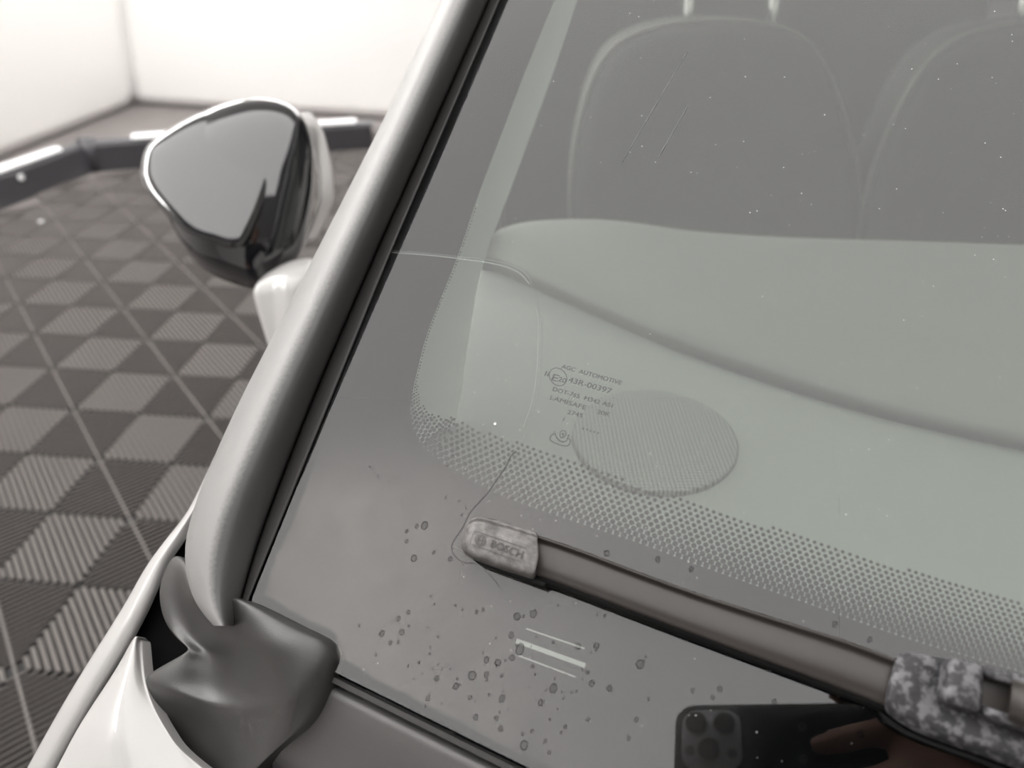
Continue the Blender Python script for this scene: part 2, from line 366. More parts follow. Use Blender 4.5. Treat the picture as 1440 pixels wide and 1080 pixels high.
# ---- low black kerb around the tiled floor
kt = thing('floor_kerb', 'low black plastic kerb around the far edge of the tiled floor', 'kerb')
def kerb_run(a, b, name, ma, prof, z0=0.0, parent=kt, label=None):
    d = (b - a).normalized(); out = V((-d.y, d.x, 0)); rows = []
    for p in (a, b): rows.append([p + out * s + V((0, 0, z0 + z)) for s, z in prof])
    return loft(name, rows, ma, parent, closed=True, caps=True, smooth=False, label=label)
KP = [(0, 0), (0.0, 0.14), (0.008, 0.16), (0.025, 0.17), (0.055, 0.17), (0.07, 0.16), (0.08, 0.14), (0.08, 0)]
kerb_run(K0, K1, 'rail', M['kerb'], KP); kerb_run(K1 + V((-0.02, 0.05, 0)) * 0, K2, 'rail', M['kerb'], KP)
tube('corner_post', [K1 + V((-0.01, 0.03, 0.0)), K1 + V((-0.01, 0.03, 0.185))], 0.05, M['kerb'], kt, 16)
tube('end_post', [K2 + V((0.02, 0.02, 0.0)), K2 + V((0.02, 0.02, 0.15))], 0.05, M['mat_out'], kt, 16)
SPF = [(0.004, 0.0), (0.006, 0.012), (0.02, 0.022), (0.055, 0.022), (0.07, 0.012), (0.072, 0.0)]  # profile of the white strips painted as lamp highlights along the rim
d1 = (K1 - K0).normalized(); d2 = (K2 - K1).normalized()
def on_line(a, d, px, py, z):
    q = Zp(px, py, z); return a + d * (q - a).dot(d)
kerb_run(on_line(K0, d1, -120, 270, 0.17), on_line(K0, d1, 100, 212, 0.17), 'highlight_strip', M['whiteplastic'], SPF, 0.165, label='white strip painted as a lamp highlight on the kerb at the left border')
kerb_run(on_line(K1, d2, 188, 190, 0.17), on_line(K1, d2, 330, 184, 0.17), 'highlight_strip', M['whiteplastic'], SPF, 0.165)
kerb_run(on_line(K1, d2, 418, 175, 0.17), on_line(K1, d2, 500, 170, 0.17), 'highlight_strip', M['whiteplastic'], SPF, 0.165)
q = on_line(K0, d1, 50, 250, 0.12); q.z = 0.115; on_ = V((d1.y, -d1.x, 0))
prism('disc', disc_pts(q, 0.016, d1, V((0, 0, 1)), 14), on_ * 0.01, M['whiteplastic'], kt, 0.002, label='bright round bolt on the kerb face')  # small bright white disc set on the inner face of the rail

# ================================================================== THE CAR
car = thing('car', 'white car with black wing mirror and a cracked windscreen', 'car')
# ---- windscreen slab
LE = [(-80, 738), (0, 703), (180, 625), (360, 547), (560, 466), (740, 392), (845, 349), (900, 327)]     # glass edge: photo row -> column
NV, NU = 26, 40
lowV = -0.031; V1 = 0.80
Lpts = [uv(x, y) for y, x in LE]
Ltab = sorted((v, u) for u, v in Lpts)
def left_u(v): return interp(Ltab, v)
UR = 1.32
def glass_surf(h, r=NV, c=NU):
    rows = []
    for i in range(r + 1):
        v = lowV + (V1 - lowV) * i / r; ul = left_u(v); ur = UR - (ul + 0.166) * -1.0 * -1.0
        rows.append([GP(ul + (ur - ul) * (j / c) ** 1.0, v, h) for j in range(c + 1)])
    return rows
top, bot = glass_surf(0.0), glass_surf(-0.0048)
R_, C_ = len(top), len(top[0]); vs = [p for r in top for p in r] + [p for r in bot for p in r]; N0 = R_ * C_
fs = grid_faces(R_, C_); fs += [tuple(N0 + k for k in f[::-1]) for f in grid_faces(R_, C_)]
rim = [j for j in range(C_)] + [i * C_ + C_ - 1 for i in range(1, R_)] + [(R_ - 1) * C_ + j for j in range(C_ - 2, -1, -1)] + [i * C_ for i in range(R_ - 2, 0, -1)]
rb = len(vs); vs += [vs[i] for i in rim] + [vs[N0 + i] for i in rim]; L = len(rim)
for k in range(L): fs.append((rb + k, rb + L + k, rb + L + (k + 1) % L, rb + (k + 1) % L))
ws = obj('windscreen', vs, fs, M['glass'], car, True, 'green-tinted laminated windscreen with a long crack')
ws.data.materials.append(M['glass_in'])
for p in ws.data.polygons:
    p.use_smooth = abs(p.normal.dot(n)) > 0.5
    if N0 <= p.vertices[0] < 2 * N0: p.material_index = 1
# ---- black printed border
FE = [(850, -160), (808, -80), (773, 0), (733, 97), (710, 157), (687, 217), (667, 270), (637, 358), (613, 417), (593, 470), (580, 520), (573, 553), (572, 580), (578, 603), (593, 627), (613, 643), (640, 660), (680, 682), (713, 697), (767, 716), (832, 738), (902, 761), (960, 783), (1027, 807), (1093, 830), (1160, 853), (1227, 877), (1293, 899), (1360, 919), (1427, 938), (1500, 960)]
FEs = catmull(FE, 4)
HF = -0.0046
fv = [GP(*uv(x, y), HF) for x, y in FEs]
ul_, vl_ = uv(*FE[-1])
outer = [GP(ul_, lowV - 0.0012, HF), GP(left_u(lowV) - 0.005, lowV - 0.0012, HF)]
for v in [lowV + (uv(*FE[0])[1] - lowV) * k / 40 for k in range(1, 41)]: outer.append(GP(left_u(v) - 0.005, v, HF))
vs = fv + outer; fs = [tuple(range(len(vs)))]
prev = (len(fv) - 1, len(fv))
for k in range(1, 25):
    u = ul_ + (UR - 0.02 - ul_) * k / 24; b = len(vs)
    vs += [GP(u, vl_, HF), GP(u, lowV - 0.0012, HF)]; fs.append((prev[0], b, b + 1, prev[1])); prev = (b, b + 1)
u0_, v0_ = uv(*FE[0]); off = u0_ - left_u(v0_); prev = (len(outer) + len(fv) - 1, 0)
for k in range(1, 9):
    v = v0_ + (V1 - 0.002 - v0_) * k / 8; b = len(vs)
    vs += [GP(left_u(v) - 0.005, v, HF), GP(left_u(v) + off, v, HF)]; fs.append((prev[0], b, b + 1, prev[1])); prev = (b, b + 1)
obj('printed_border', vs, fs, M['frit'], ws, label='solid black printed border of the windscreen')
# ---- fading dots
IN = [(880, -160), (812, -80), (775, 0), (738, 97), (716, 157), (694, 217), (675, 270), (648, 358), (625, 410), (606, 459), (591, 510), (587, 537), (593, 560), (613, 573), (640, 590), (680, 607), (730, 624), (780, 642), (830, 659), (880, 678), (960, 704), (1020, 723), (1093, 746), (1160, 767), (1227, 788), (1293, 808), (1360, 828), (1440, 850), (1500, 868)]
INs = catmull(IN, 4)
def dist_in(p):
    best = 1e9
    for (ax, ay), (bx, by) in zip(INs, INs[1:]):
        dx, dy = bx - ax, by - ay; L2 = dx * dx + dy * dy
        t_ = max(0, min(1, ((p[0] - ax) * dx + (p[1] - ay) * dy) / L2)) if L2 else 0
        best = min(best, math.hypot(p[0] - ax - t_ * dx, p[1] - ay - t_ * dy))
    return best
vs, fs = [], []
cum = [0]
for a, b in zip(FEs, FEs[1:]): cum.append(cum[-1] + math.hypot(b[0] - a[0], b[1] - a[1]))
def at_s(s):
    for k in range(len(cum) - 1):
        if cum[k + 1] >= s: break
    a, b = FEs[k], FEs[k + 1]; L_ = cum[k + 1] - cum[k] or 1; f = (s - cum[k]) / L_
    dx, dy = (b[0] - a[0]) / L_, (b[1] - a[1]) / L_
    return (a[0] + (b[0] - a[0]) * f, a[1] + (b[1] - a[1]) * f), (dy, -dx)
s = 0.0; idx = 0
while s < cum[-1] - 12:
    (x, y), nr = at_s(s)
    w0 = max(4.0, dist_in((x, y)))
    pitch = max(4.4, min(10.3, 4.6 + (w0 - 14) * 0.145)) if w0 > 14 else 4.6
    if y < 640 and x < 640: pitch = min(pitch, 6.0 + max(0, (y - 520) / 120) * 3)
    for r in range(0, 14):
        sh = 0.5 * pitch if r % 2 else 0.0
        (xx, yy), n2 = at_s(min(s + sh, cum[-1] - 1))
        dd = r * pitch * 0.655
        if dd > w0 + 0.2 * pitch: break
        f = min(1, dd / w0)
        q = (xx + n2[0] * dd, yy + n2[1] * dd)
        rad = pitch * (0.44 - 0.19 * f) / pxm(*q)
        if q[0] > 1490: continue
        c3 = G(*q, HF); b = len(vs); vs += disc_pts(c3, rad, eu, ev, 10); fs.append(tuple(range(b, b + 10)))
    s += pitch; idx += 1
tag(obj('fading_dots', vs, fs, M['frit'], ws, label='band of black dots fading from the printed border into clear glass'), kind='stuff')
# ---- clear bars in the print
for a, b, wd in (((740, 884), (822, 912), 2.2), ((726, 901), (823, 936), 6.5), ((727, 921), (809, 952), 2.2)):
    ribbon_g('clear_bar', [a, b], wd, HF + 0.0003, M['clear'], ws, label='pale bar left clear in the black print')
# ---- glass marking
HT = -0.0006
for s_, a, b, c_ in (('AGC  AUTOMOTIVE', (789, 517.5), (873, 541.5), 6.3), ('II', (765.5, 528), (770.5, 529.5), 7.5), ('E', (775, 534.5), (783, 537), 10.5), ('20', (784, 536), (795, 539), 7.2),
                     ('43R-00397', (798.5, 537), (858.5, 554), 8.2), ('DOT-765  M342 AS1', (776.7, 549.5), (860.5, 573.5), 6.2), ('LAMISAFE', (773, 561.5), (823, 576.5), 6.5),
                     ('20K', (839, 581.5), (857, 586), 6.2), ('2745', (797, 581.8), (818.5, 587.5), 6.2), ('I', (791.5, 592), (792.6, 592.3), 5.2)):
    text_g('marking_text', s_, a, b, c_, HT, M['mark'], ws)
def px_poly(name, pts, w_, label=None): return ribbon_g(name, catmull(pts, 5), w_, HT, M['mark'], ws, label)
cx, cy = 784.7, 530
ring = [(cx + 12.3 * math.cos(a * math.pi / 18), cy + 12.3 * math.sin(a * math.pi / 18) + 2.5 * math.cos(a * math.pi / 18)) for a in range(37)]
ribbon_g('marking_circle', ring, 1.3, HT, M['mark'], ws)
Q = lambda x, y: (740 + x / 6.75, 490 + y / 6.75)
px_poly('marking_bowl', [Q(285, 812), Q(245, 818), Q(228, 850), Q(240, 880), Q(290, 905), Q(360, 925), Q(400, 920), Q(418, 885), Q(410, 862), Q(385, 850)], 2.0, 'bowl outline of a small acoustic symbol etched in the glass')
px_poly('marking_wave', [Q(268, 780), Q(276, 820), Q(300, 860), Q(340, 886), Q(380, 878), Q(402, 830)], [1.2] * 8 + [2.2] * 10 + [1.2] * 8)
px_poly('marking_ear', [Q(340, 825), Q(345, 805), Q(355, 810), Q(350, 835), Q(335, 850), Q(322, 835), Q(322, 800), Q(345, 780), Q(372, 790), Q(376, 820), Q(350, 850)], 1.6)
for x, y in ((820, 602.6), (825.3, 604), (830.5, 606), (835.7, 607.5), (841, 609), (799.5, 612.5)):
    c3 = G(x, y, HT); obj('marking_dot', disc_pts(c3, 1.5 / pxm(x, y), eu, ev, 10), [tuple(range(10))], M['mark'], ws)
# ---- crack
CR = [(545, 352), (600, 356), (640, 360), (690, 366), (722, 374), (742, 388), (752, 410), (757, 435), (762, 458), (761, 500), (758, 540), (751, 575), (741, 602), (733, 622)]
CR2 = [(727, 634), (718, 642), (712, 655), (700, 672), (688, 690), (672, 708), (660, 722), (650, 742), (640, 757), (635, 768), (638, 780), (650, 790), (668, 792)]
crv, crf = [], []
ribbon_g('', catmull(CR, 3), 0.9, -0.0003, None, None, vs=crv, fs=crf); ribbon_g('', catmull(CR2, 3), 1.3, 0.0002, None, None, vs=crv, fs=crf)
ribbon_g('', [(681, 802), (693, 812), (704, 828)], 0.9, 0.0002, None, None, vs=crv, fs=crf)
obj('crack', crv, crf, M['crack'], ws, label='thin dark crack curving down the windscreen to the wiper')
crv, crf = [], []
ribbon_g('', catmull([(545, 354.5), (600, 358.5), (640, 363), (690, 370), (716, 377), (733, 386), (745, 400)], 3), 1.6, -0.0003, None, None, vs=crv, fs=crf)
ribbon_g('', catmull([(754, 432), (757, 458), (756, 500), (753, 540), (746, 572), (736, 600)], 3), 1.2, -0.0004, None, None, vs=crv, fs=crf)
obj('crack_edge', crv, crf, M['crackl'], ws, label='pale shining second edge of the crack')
for a, b in (((968, 70), (872, 232)), ((968, 148), (926, 221))):
    ribbon_g('scratch', [a, b], 0.8, 0.0002, M['crackl'], ws, label='fine straight pale scratch in the glass')
c3 = G(696, 596, 0.0003)
obj('stone_chip', [c3 + V((0, 0, 0)) + 0.0007 * (0.7 + 0.5 * random.random()) * (math.cos(a) * eu + math.sin(a) * ev) for a in [i * 0.785 for i in range(8)]], [tuple(range(8))], M['speck'], ws, label='tiny bright stone chip in the glass')
# ---- dried drops on the lower glass
def cover(o, vals):
    at = o.data.attributes.new('cover', 'FLOAT', 'POINT')
    for k, x in enumerate(vals): at.data[k].value = x
def drop_mesh():
    K = 20; vs, fs, cv = [], [], []
    for rr, hh, c_ in ((0.0, 0.0003, 0.22), (0.6, 0.0003, 0.22), (0.80, 0.00025, 0.35), (0.93, 0.0002, 1.0), (1.08, 0.00015, 0.0)):
        if rr == 0: vs.append(V((0, 0, hh))); cv.append(c_); continue
        for k in range(K):
            a = 2 * math.pi * k / K; vs.append(V((rr * math.cos(a), rr * math.sin(a), hh))); cv.append(c_)
    for k in range(K): fs.append((0, 1 + k, 1 + (k + 1) % K))
    for r in range(3):
        for k in range(K): fs.append((1 + r * K + k, 1 + r * K + (k + 1) % K, 1 + (r + 1) * K + (k + 1) % K, 1 + (r + 1) * K + k))
    me = bpy.data.meshes.new('water_spot'); me.from_pydata([tuple(v) for v in vs], [], fs)
    at = me.attributes.new('cover', 'FLOAT', 'POINT')
    for k, x in enumerate(cv): at.data[k].value = x
    me.materials.append(M['dropring']); return me
dm = drop_mesh()
DR = [(597, 739, 5), (586, 740, 3), (572, 747, 2.5), (572, 761, 3), (582, 785, 5), (610, 777, 2.5), (633, 786, 3), (727, 867, 5), (750, 863, 5), (731, 913, 7), (720, 925, 4), (700, 932, 4.5), (684, 928, 4), (664, 950, 6), (684, 949, 4), (641, 965, 4.5), (661, 981, 3), (706, 982, 5), (614, 954, 4), (778, 968, 6), (832, 961, 4.5), (900, 934, 5.5), (839, 908, 4), (813, 909, 4.5), (853, 738 + 40, 4), (925, 787, 4), (737, 1048, 5.5), (704, 1025, 4), (698, 1010, 3), (772, 1058, 3), (766, 1043, 3), (669, 1009, 4), (857, 968, 4), (827, 1012, 3), (565, 889, 4), (537, 891, 4), (560, 870, 3.5), (574, 861, 3), (549, 904, 3), (560, 903, 2.5), (602, 982, 4), (670, 861, 3), (719, 893, 4), (760, 988, 4), (1012, 969, 4), (974, 971, 3.5), (1002, 981, 3), (1089, 987, 4), (1174, 878, 3.5), (1223, 900, 3.5), (972, 800, 3.5), (1128, 1022, 5), (1130, 1068, 5), (1210, 1032, 4.5), (895, 1012, 3), (884, 1038, 3), (795, 1022, 3), (826, 945, 3), (735, 1032, 2.5), (748, 1028, 2.5), (789, 1030, 2)]
for i in range(60):
    x, y = random.gauss(720, 95), random.gauss(940, 60)
    if y < 830 or y > 1075 or (x - 462) * 0.53 + 920 < y - 5: continue
    DR.append((x, y, random.uniform(1.1, 2.4)))
for i in range(22): DR.append((random.uniform(500, 660), random.uniform(620, 860), random.uniform(0.9, 1.8)))
for i in range(12): DR.append((random.uniform(560, 640), random.uniform(880, 1000), random.uniform(1, 2)))
for x, y, r in DR:
    o = link('water_spot', dm, None, ws); k = r / pxm(x, y)
    B = Matrix((eu, ev, n)).transposed().to_4x4()
    o.matrix_world = Matrix.Translation(G(x, y, 0.0001)) @ B @ Matrix.Diagonal((k * random.uniform(0.8, 1.0), k * random.uniform(1.0, 1.25), 1, 1))
# ---- dust film, patchy, washed away in a strip along the cowl
rows, cv = [], []
NX, NY = 170, 110
vs = []
for j in range(NY + 1):
    for i in range(NX + 1):
        x = 350 + (1180 - 350) * i / NX; y = 560 + (1095 - 560) * j / NY
        lx = interp(LE, y)
        u_, v_ = uv(x, y)
        vs.append(GP(max(u_, left_u(v_) + 0.0005), max(v_, lowV + 0.0006), 0.00015))
        d_ = min(y * 0 + ((x - 462) * 0.53 + 936 - y) * 0.88, x - lx)
        if x < 475: d_ = min(d_, ((x - 349) * 0.50 + 846 - y) * 0.88)
        e = max(0, min(1, (d_ - 14 - 9 * noise.noise(V((x * 0.012, y * 0.012, 0))) - 3 * noise.noise(V((x * 0.06, y * 0.06, 4)))) / 7))
        fade = max(0, 1 - max(0, x - 520) / 560) * max(0, min(1, (y - 570) / 130))
        cv.append(e * fade ** 1.3)
o = obj('dust_film', vs, grid_faces(NY + 1, NX + 1), M['dust'], ws, True, 'patchy film of dust over the lower corner'); cover(o, cv)
# specks
vs, fs = [], []
for i in range(700):
    x, y = random.uniform(640, 1440), random.uniform(0, 860)
    if random.random() < 0.2: x, y = random.uniform(500, 1250), random.uniform(600, 1080)
    u_, v_ = uv(x, y)
    if u_ < left_u(v_) + 0.004 or v_ < lowV + 0.004: continue
    k = random.choice((0.35, 0.4, 0.45, 0.5, 0.6, 0.8)) / pxm(x, y); c3 = G(x, y, 0.0002); b = len(vs)
    vs += disc_pts(c3, k, eu, ev, 6); fs.append(tuple(range(b, b + 6)))
tag(obj('dust_specks', vs, fs, M['speck'], ws, label='scattered white dust specks'), kind='stuff')

# ---- A-pillar and its rubber seal
ST = [-160, -80, 0, 90, 180, 270, 360, 460, 560, 650, 740, 800, 850, 880]
EDG = [(-160, 773)] + LE
SIL = [(-160, 695), (-80, 657), (0, 619), (180, 533), (360, 441), (480, 379), (560, 337), (650, 296), (700, 275), (740, 260), (780, 256), (815, 258), (845, 268), (880, 300)]
rowsP, rowsS = [], []
for y in ST:
    e = interp(EDG, y); s_ = interp(SIL, y); w_ = e - s_
    sl = interp([(-160, 0.19), (0, 0.19), (560, 0.21), (740, 0.17), (850, 0.14)], y)
    X = lambda f: e - w_ * f
    prof = [(sl - 0.01, -0.008), (sl, 0.000), (sl + 0.03, 0.0035), (0.36, 0.0110), (0.48, 0.0160), (0.60, 0.0180), (0.75, 0.0180), (0.88, 0.0150), (0.965, 0.009), (1.0, 0.000), (0.985, -0.02), (0.90, -0.05)]
    kb = interp([(-200, 1.0), (650, 1.0), (850, 0.6), (900, 0.6)], y)
    rowsP.append([G(X(f), y, h * (kb if h > 0 else 1)) for f, h in prof])
    rowsS.append([G(X(f), y, h) for f, h in ((-0.01, -0.001), (0.0, 0.0010), (sl * 0.1, 0.0012), (sl * 0.8, 0.0006), (sl * 0.92, -0.001), (sl * 0.97, -0.006))])
# continue up to the roof
dirp = (rowsP[0][0] - rowsP[3][0]).normalized()
for R_ in (rowsP, rowsS):
    R_.insert(0, [p + dirp * 0.2 for p in R_[0]]); R_.insert(0, [p + dirp * 0.22 for p in R_[0]])
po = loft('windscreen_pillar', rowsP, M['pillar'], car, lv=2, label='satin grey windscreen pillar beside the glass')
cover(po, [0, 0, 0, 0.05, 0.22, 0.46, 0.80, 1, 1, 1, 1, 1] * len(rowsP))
loft('pillar_seal', rowsS, M['rubber'], car, lv=1, label='dull black rubber seal between pillar and glass')

# ---- cowl corner cover
CG = [
 [(240, 778, -.033), (246, 780, -.030), (252, 784, -.027), (256, 790, -.024), (260, 796, -.022), (266, 802, -.021)],
 [(222, 812, -.034), (234, 818, -.031), (246, 824, -.027), (255, 832, -.023), (264, 842, -.017), (278, 850, -.011)],
 [(219, 842, -.034), (236, 850, -.030), (254, 858, -.026), (272, 864, -.021), (292, 858, -.009), (314, 831, .008)],
 [(226, 874, -.033), (247, 882, -.030), (268, 888, -.027), (294, 890, -.018), (322, 874, .004), (350, 847, .008)],
 [(246, 900, -.029), (262, 904, -.028), (284, 908, -.027), (312, 910, -.016), (343, 896, .007), (383, 864, .008)],
 [(266, 911, -.025), (276, 915, -.026), (298, 918, -.027), (326, 920, -.014), (358, 908, .010), (407, 876, .008)],
 [(252, 920, -.027), (266, 926, -.026), (298, 932, -.028), (336, 936, -.014), (374, 924, .011), (430, 887, .008)],
 [(228, 932, -.030), (262, 941, -.025), (298, 948, -.029), (343, 953, -.015), (386, 940, .011), (453, 898, .007)],
 [(197, 950, -.033), (245, 961, -.026), (298, 974, -.030), (351, 982, -.017), (400, 968, .011), (469, 922, .004)],
 [(198, 962, -.034), (250, 974, -.026), (300, 988, -.030), (356, 998, -.017), (406, 986, .010), (468, 942, .002)],
 [(203, 982, -.036), (252, 982, -.030), (304, 1002, -.031), (361, 1014, -.018), (411, 1002, .007), (462, 962, .001)],
 [(219, 1010, -.040), (258, 1012, -.043), (312, 1028, -.034), (361, 1040, -.020), (409, 1027, -.001), (447, 998, -.002)],
 [(238, 1046, -.043), (276, 1052, -.046), (320, 1064, -.037), (358, 1064, -.024), (394, 1050, -.009), (425, 1026, -.006)],
 [(260, 1092, -.047), (284, 1100, -.049), (312, 1108, -.045), (336, 1102, -.036), (358, 1084, -.025), (380, 1054, -.014)]]
for i, r in enumerate(CG):
    for j, dh in ((5, .001), (2, -.004), (3, -.003)):
        if 2 <= i <= 8: r[j] = (r[j][0], r[j][1], r[j][2] + dh * (1 if j < 5 or i < 10 else 0))
loft('cowl_corner_cover', [[G(*q) for q in r] for r in CG], M['cowl'], car, lv=3, skirt=-n * 0.02, label='grained black plastic cover at the foot of the pillar')
# ---- cowl panel below the glass, with a gasket strip
BL = lambda x: 936 + (x - 462) * 0.519
rows = []
u_a = uv(440, BL(440))[0]
for k in range(41):
    u = u_a + (UR - u_a) * k / 40
    rows.append([GP(u, lowV - 0.0015, -0.006), GP(u, lowV - 0.0018, -0.0012), GP(u, lowV - 0.0036, -0.0012), GP(u, lowV - 0.004, -0.006)])
loft('cowl_gasket', rows, M['rubber'], car, smooth=False, label='narrow rubber gasket strip under the lower glass edge')
rows = []
for k in range(41):
    u = u_a - 0.02 + (UR - u_a) * k / 40
    rows.append([GP(u, lowV - 0.0048, -0.014), GP(u, lowV - 0.005, -0.004), GP(u, lowV - 0.007, -0.0035), GP(u, lowV - 0.020, -0.010), GP(u, lowV - 0.036, -0.022), GP(u, lowV - 0.05, -0.04), GP(u, lowV - 0.055, -0.08)])
loft('cowl_panel', rows, M['cowl2'], car, lv=1, label='smooth dark cowl panel below the windscreen')
# near-black sheet painted as the shade inside the open gap
prism('gap_shade_sheet', [G(x, y, -0.054) for x, y in ((318, 662), (284, 712), (262, 745), (238, 785), (212, 830), (195, 862), (160, 920), (110, 1000), (66, 1085), (30, 1160), (420, 1240), (520, 1010), (420, 820))], -n * 0.012, M['void'], car, label='near-black sheet painted as shade behind the cowl')
# ---- wing edge and bonnet, white
ys = [(300, 640), (278, 690), (263, 720), (235, 752), (207, 787), (190, 816), (173, 847), (133, 907), (83, 987), (33, 1078), (-30, 1190)]
cr_ = [(306, 645), (282, 694), (266, 728), (243, 757), (217, 794), (201, 822), (184, 857), (146, 922), (102, 996), (55, 1080), (-5, 1194)]
inn = [(312, 650), (290, 698), (262, 742), (249, 766), (233, 786), (222, 812), (207, 853), (166, 928), (118, 1006), (74, 1086), (14, 1200)]
HW = [-.045, -.045, -.043, -.042, -.041, -.040, -.040, -.041, -.044, -.05, -.058]
rows = []
for a, b, c_, h in zip(ys, cr_, inn, HW):
    A_, B_, C3 = G(*a, h - 0.006), G(*b, h), G(*c_, h - 0.002)
    rows.append([A_ + V((0.035, 0.02, -0.55)), A_ + V((0.012, 0.006, -0.2)), A_ + V((0.003, 0.001, -0.03)), A_, (A_ + B_) / 2 + n * 0.001, B_, (B_ + C3) / 2 + n * 0.001, C3, C3 + (B_ - C3) * 0.12 - n * 0.004])
for k in range(1, 6): rows.append([p + V((0.012 * k * k * 0.3 - 0.008 * k, -0.13 * k, -0.022 * k - 0.004 * k * k)) for p in rows[10]])
loft('front_wing', rows, M['paint'], car, lv=2, label='white front wing edge beside the black cover')
BT = [[(187, 895), (189, 894), (192, 895), (195, 899)], [(166, 934), (178, 926), (190, 925), (197, 932)], [(146, 964), (166, 960), (186, 958), (200, 962)], [(124, 996), (152, 996), (184, 994), (213, 997)],
      [(100, 1034), (140, 1036), (186, 1034), (233, 1030)], [(76, 1082), (130, 1086), (195, 1086), (266, 1082)], [(30, 1160), (110, 1170), (210, 1175), (330, 1165)]]
HB = [-.036, -.033, -.031, -.030, -.029, -.029, -.034]
rows = []
for r, h in zip(BT[:6], HB):
    dz = (-.004, 0.001, 0.001, -.003); q = [G(*p_, h + e) for p_, e in zip(r, dz)]
    rows.append(q + [q[-1].lerp(q[-1] + eu * 0.002, k / 3) for k in (1, 2, 3)])
lft = rows[-1][0]
for k, (ur, ve, dl) in enumerate(((0.05, -0.088, V((-.008, -.02, -.012))), (0.45, -0.090, V((-.012, -.06, -.026))), (1.15, -0.092, V((-.014, -.12, -.045))), (1.18, -0.20, V((-.012, -.28, -.08))), (1.15, -0.34, V((.0, -.46, -.13))), (1.10, -0.46, V((.05, -.62, -.20))), (1.0, -0.50, V((.12, -.70, -.30))))):
    A_ = lft + dl; B_ = GP(ur, ve, -0.032); B_.z = max(B_.z, A_.z) if k < 3 else A_.z
    rows.append([A_.lerp(B_, f) + V((0, 0, 0.035 * math.sin(math.pi * f) * min(1, k / 3) + 0.006 * min(1, f * 8))) for f in (0, 0.06, 0.2, 0.4, 0.6, 0.8, 1.0)])
loft('bonnet', rows, M['paint'], car, lv=3, skirt=-n * 0.006, label='white bonnet next to the cowl cover')

# ---- door below the mirror and wing mirror
MD = 0.74
DO = [(209, 237), (216, 203), (241, 180), (291, 153), (336, 139), (369, 136), (402, 143), (424, 160), (438, 192), (442, 231), (440, 275), (430, 340), (416, 372), (391, 396), (363, 406), (330, 399), (291, 381), (261, 350), (236, 303), (216, 268)]
DOs = catmull(DO + [DO[0]], 3)[:-1]
cxm, cym = 335, 268
axis = (C - Dp(cxm, cym, MD)).normalized()
axis = (axis * 0.8 + V((-0.1, -0.6, 0.0))).normalized()
def Mp(x, y, d): return Dp(x, y, d + 0.00022 * (250 - y))
def dome(name, pts, d0, bulge, m, parent, cen, back, label=None, power=0.55):
    rows = []
    base = [Dp(x, y, d0) for x, y in pts]; cc = Dp(*cen, d0)
    rows.append([cc + (p - cc) * 0.75 - axis * back for p in base]); rows.append([cc + (p - cc) * 0.97 - axis * back * 0.6 for p in base])
    for k in range(0, 9):
        th = k / 8 * math.pi / 2 * 0.985; sc = math.cos(th); rows.append([cc + (p - cc) * sc + axis * bulge * math.sin(th) for p in base])
    return loft(name, rows, m, parent, closed=True, caps=True, lv=1, label=label)
mir = fixn(dome('wing_mirror', DOs, MD, 0.045, M['gloss'], car, (cxm, cym), 0.05, 'gloss black wing mirror housing'))
CPX = [(211, 240), (217, 206), (243, 183), (291, 157), (338, 151), (372, 152), (400, 164), (412, 178), (405, 205), (392, 245), (378, 285), (362, 318), (350, 336), (335, 340), (318, 335), (297, 329), (268, 314), (240, 288), (219, 262)]
cap_rows = []
CPs = catmull(CPX + [CPX[0]], 3)[:-1]; ccx = (312, 236)
def cap_rad(k): return k
for sc, dp_ in ((0.99, 0.0), (1.01, 0.007), (1.005, 0.014), (0.985, 0.020), (0.94, 0.0250), (0.86, 0.0282), (0.74, 0.0306), (0.6, 0.0325), (0.44, 0.034), (0.28, 0.035), (0.14, 0.0354), (0.02, 0.0355)):
    cc = Mp(*ccx, MD); row = []
    for k, (x, y) in enumerate(CPs):
        p = Mp(x, y, MD) - cc
        el_ = V(p); rr_ = p.length; mean = 0.072                     # towards the middle the outline rounds off
        t_ = max(0, min(1, (sc - 0.1) / 0.85)); p = p * (t_ + (1 - t_) * mean / rr_)
        row.append(cc + p * sc + axis * (dp_ + 0.014))
    cap_rows.append(row)
loft('mirror_cap', cap_rows, M['gloss'], mir, closed=True, caps=True, lv=2, label='raised gloss black cap of the wing mirror')
rows = []  # pale strip down the inboard side of the mirror
for x, y in catmull([(424, 158), (438, 176), (449, 205), (457, 245), (459, 275), (457, 292), (445, 322), (434, 345)], 3):
    a = Dp(x, y, MD + 0.05); b = Dp(x - 14, y + 4, MD - 0.005); rows.append([a, (a + b) / 2 - V((0, 0, -0.003)), b, b + V((0, 0.05, -0.01)), a + V((0, 0.05, -0.01))])
loft('mirror_inboard_strip', rows, M['paint'], mir, closed=True, caps=True, lv=1, label='pale strip on the inboard side of the mirror')
rows = []
for (x0, y0), (x1, y1) in (((346, 398), (440, 380)), ((352, 425), (436, 405)), ((362, 455), (430, 440)), ((374, 485), (420, 478)), ((384, 520), (420, 520))):
    a, b = Dp(x0, y0, 0.66), Dp(x1, y1, 0.64); mid = (a + b) / 2
    rows.append([a + V((0.01, 0.06, 0)), a, a * 0.85 + b * 0.15 + V((0, -0.006, 0.004)), a * 0.6 + b * 0.4 + V((0, 0, 0.0)), a * 0.4 + b * 0.6 + V((0, -0.005, 0.004)), b, b + V((0, 0.06, 0))])
loft('mirror_foot', rows, M['paint'], mir, closed=True, caps=True, lv=2, label='white foot joining the mirror to the door')
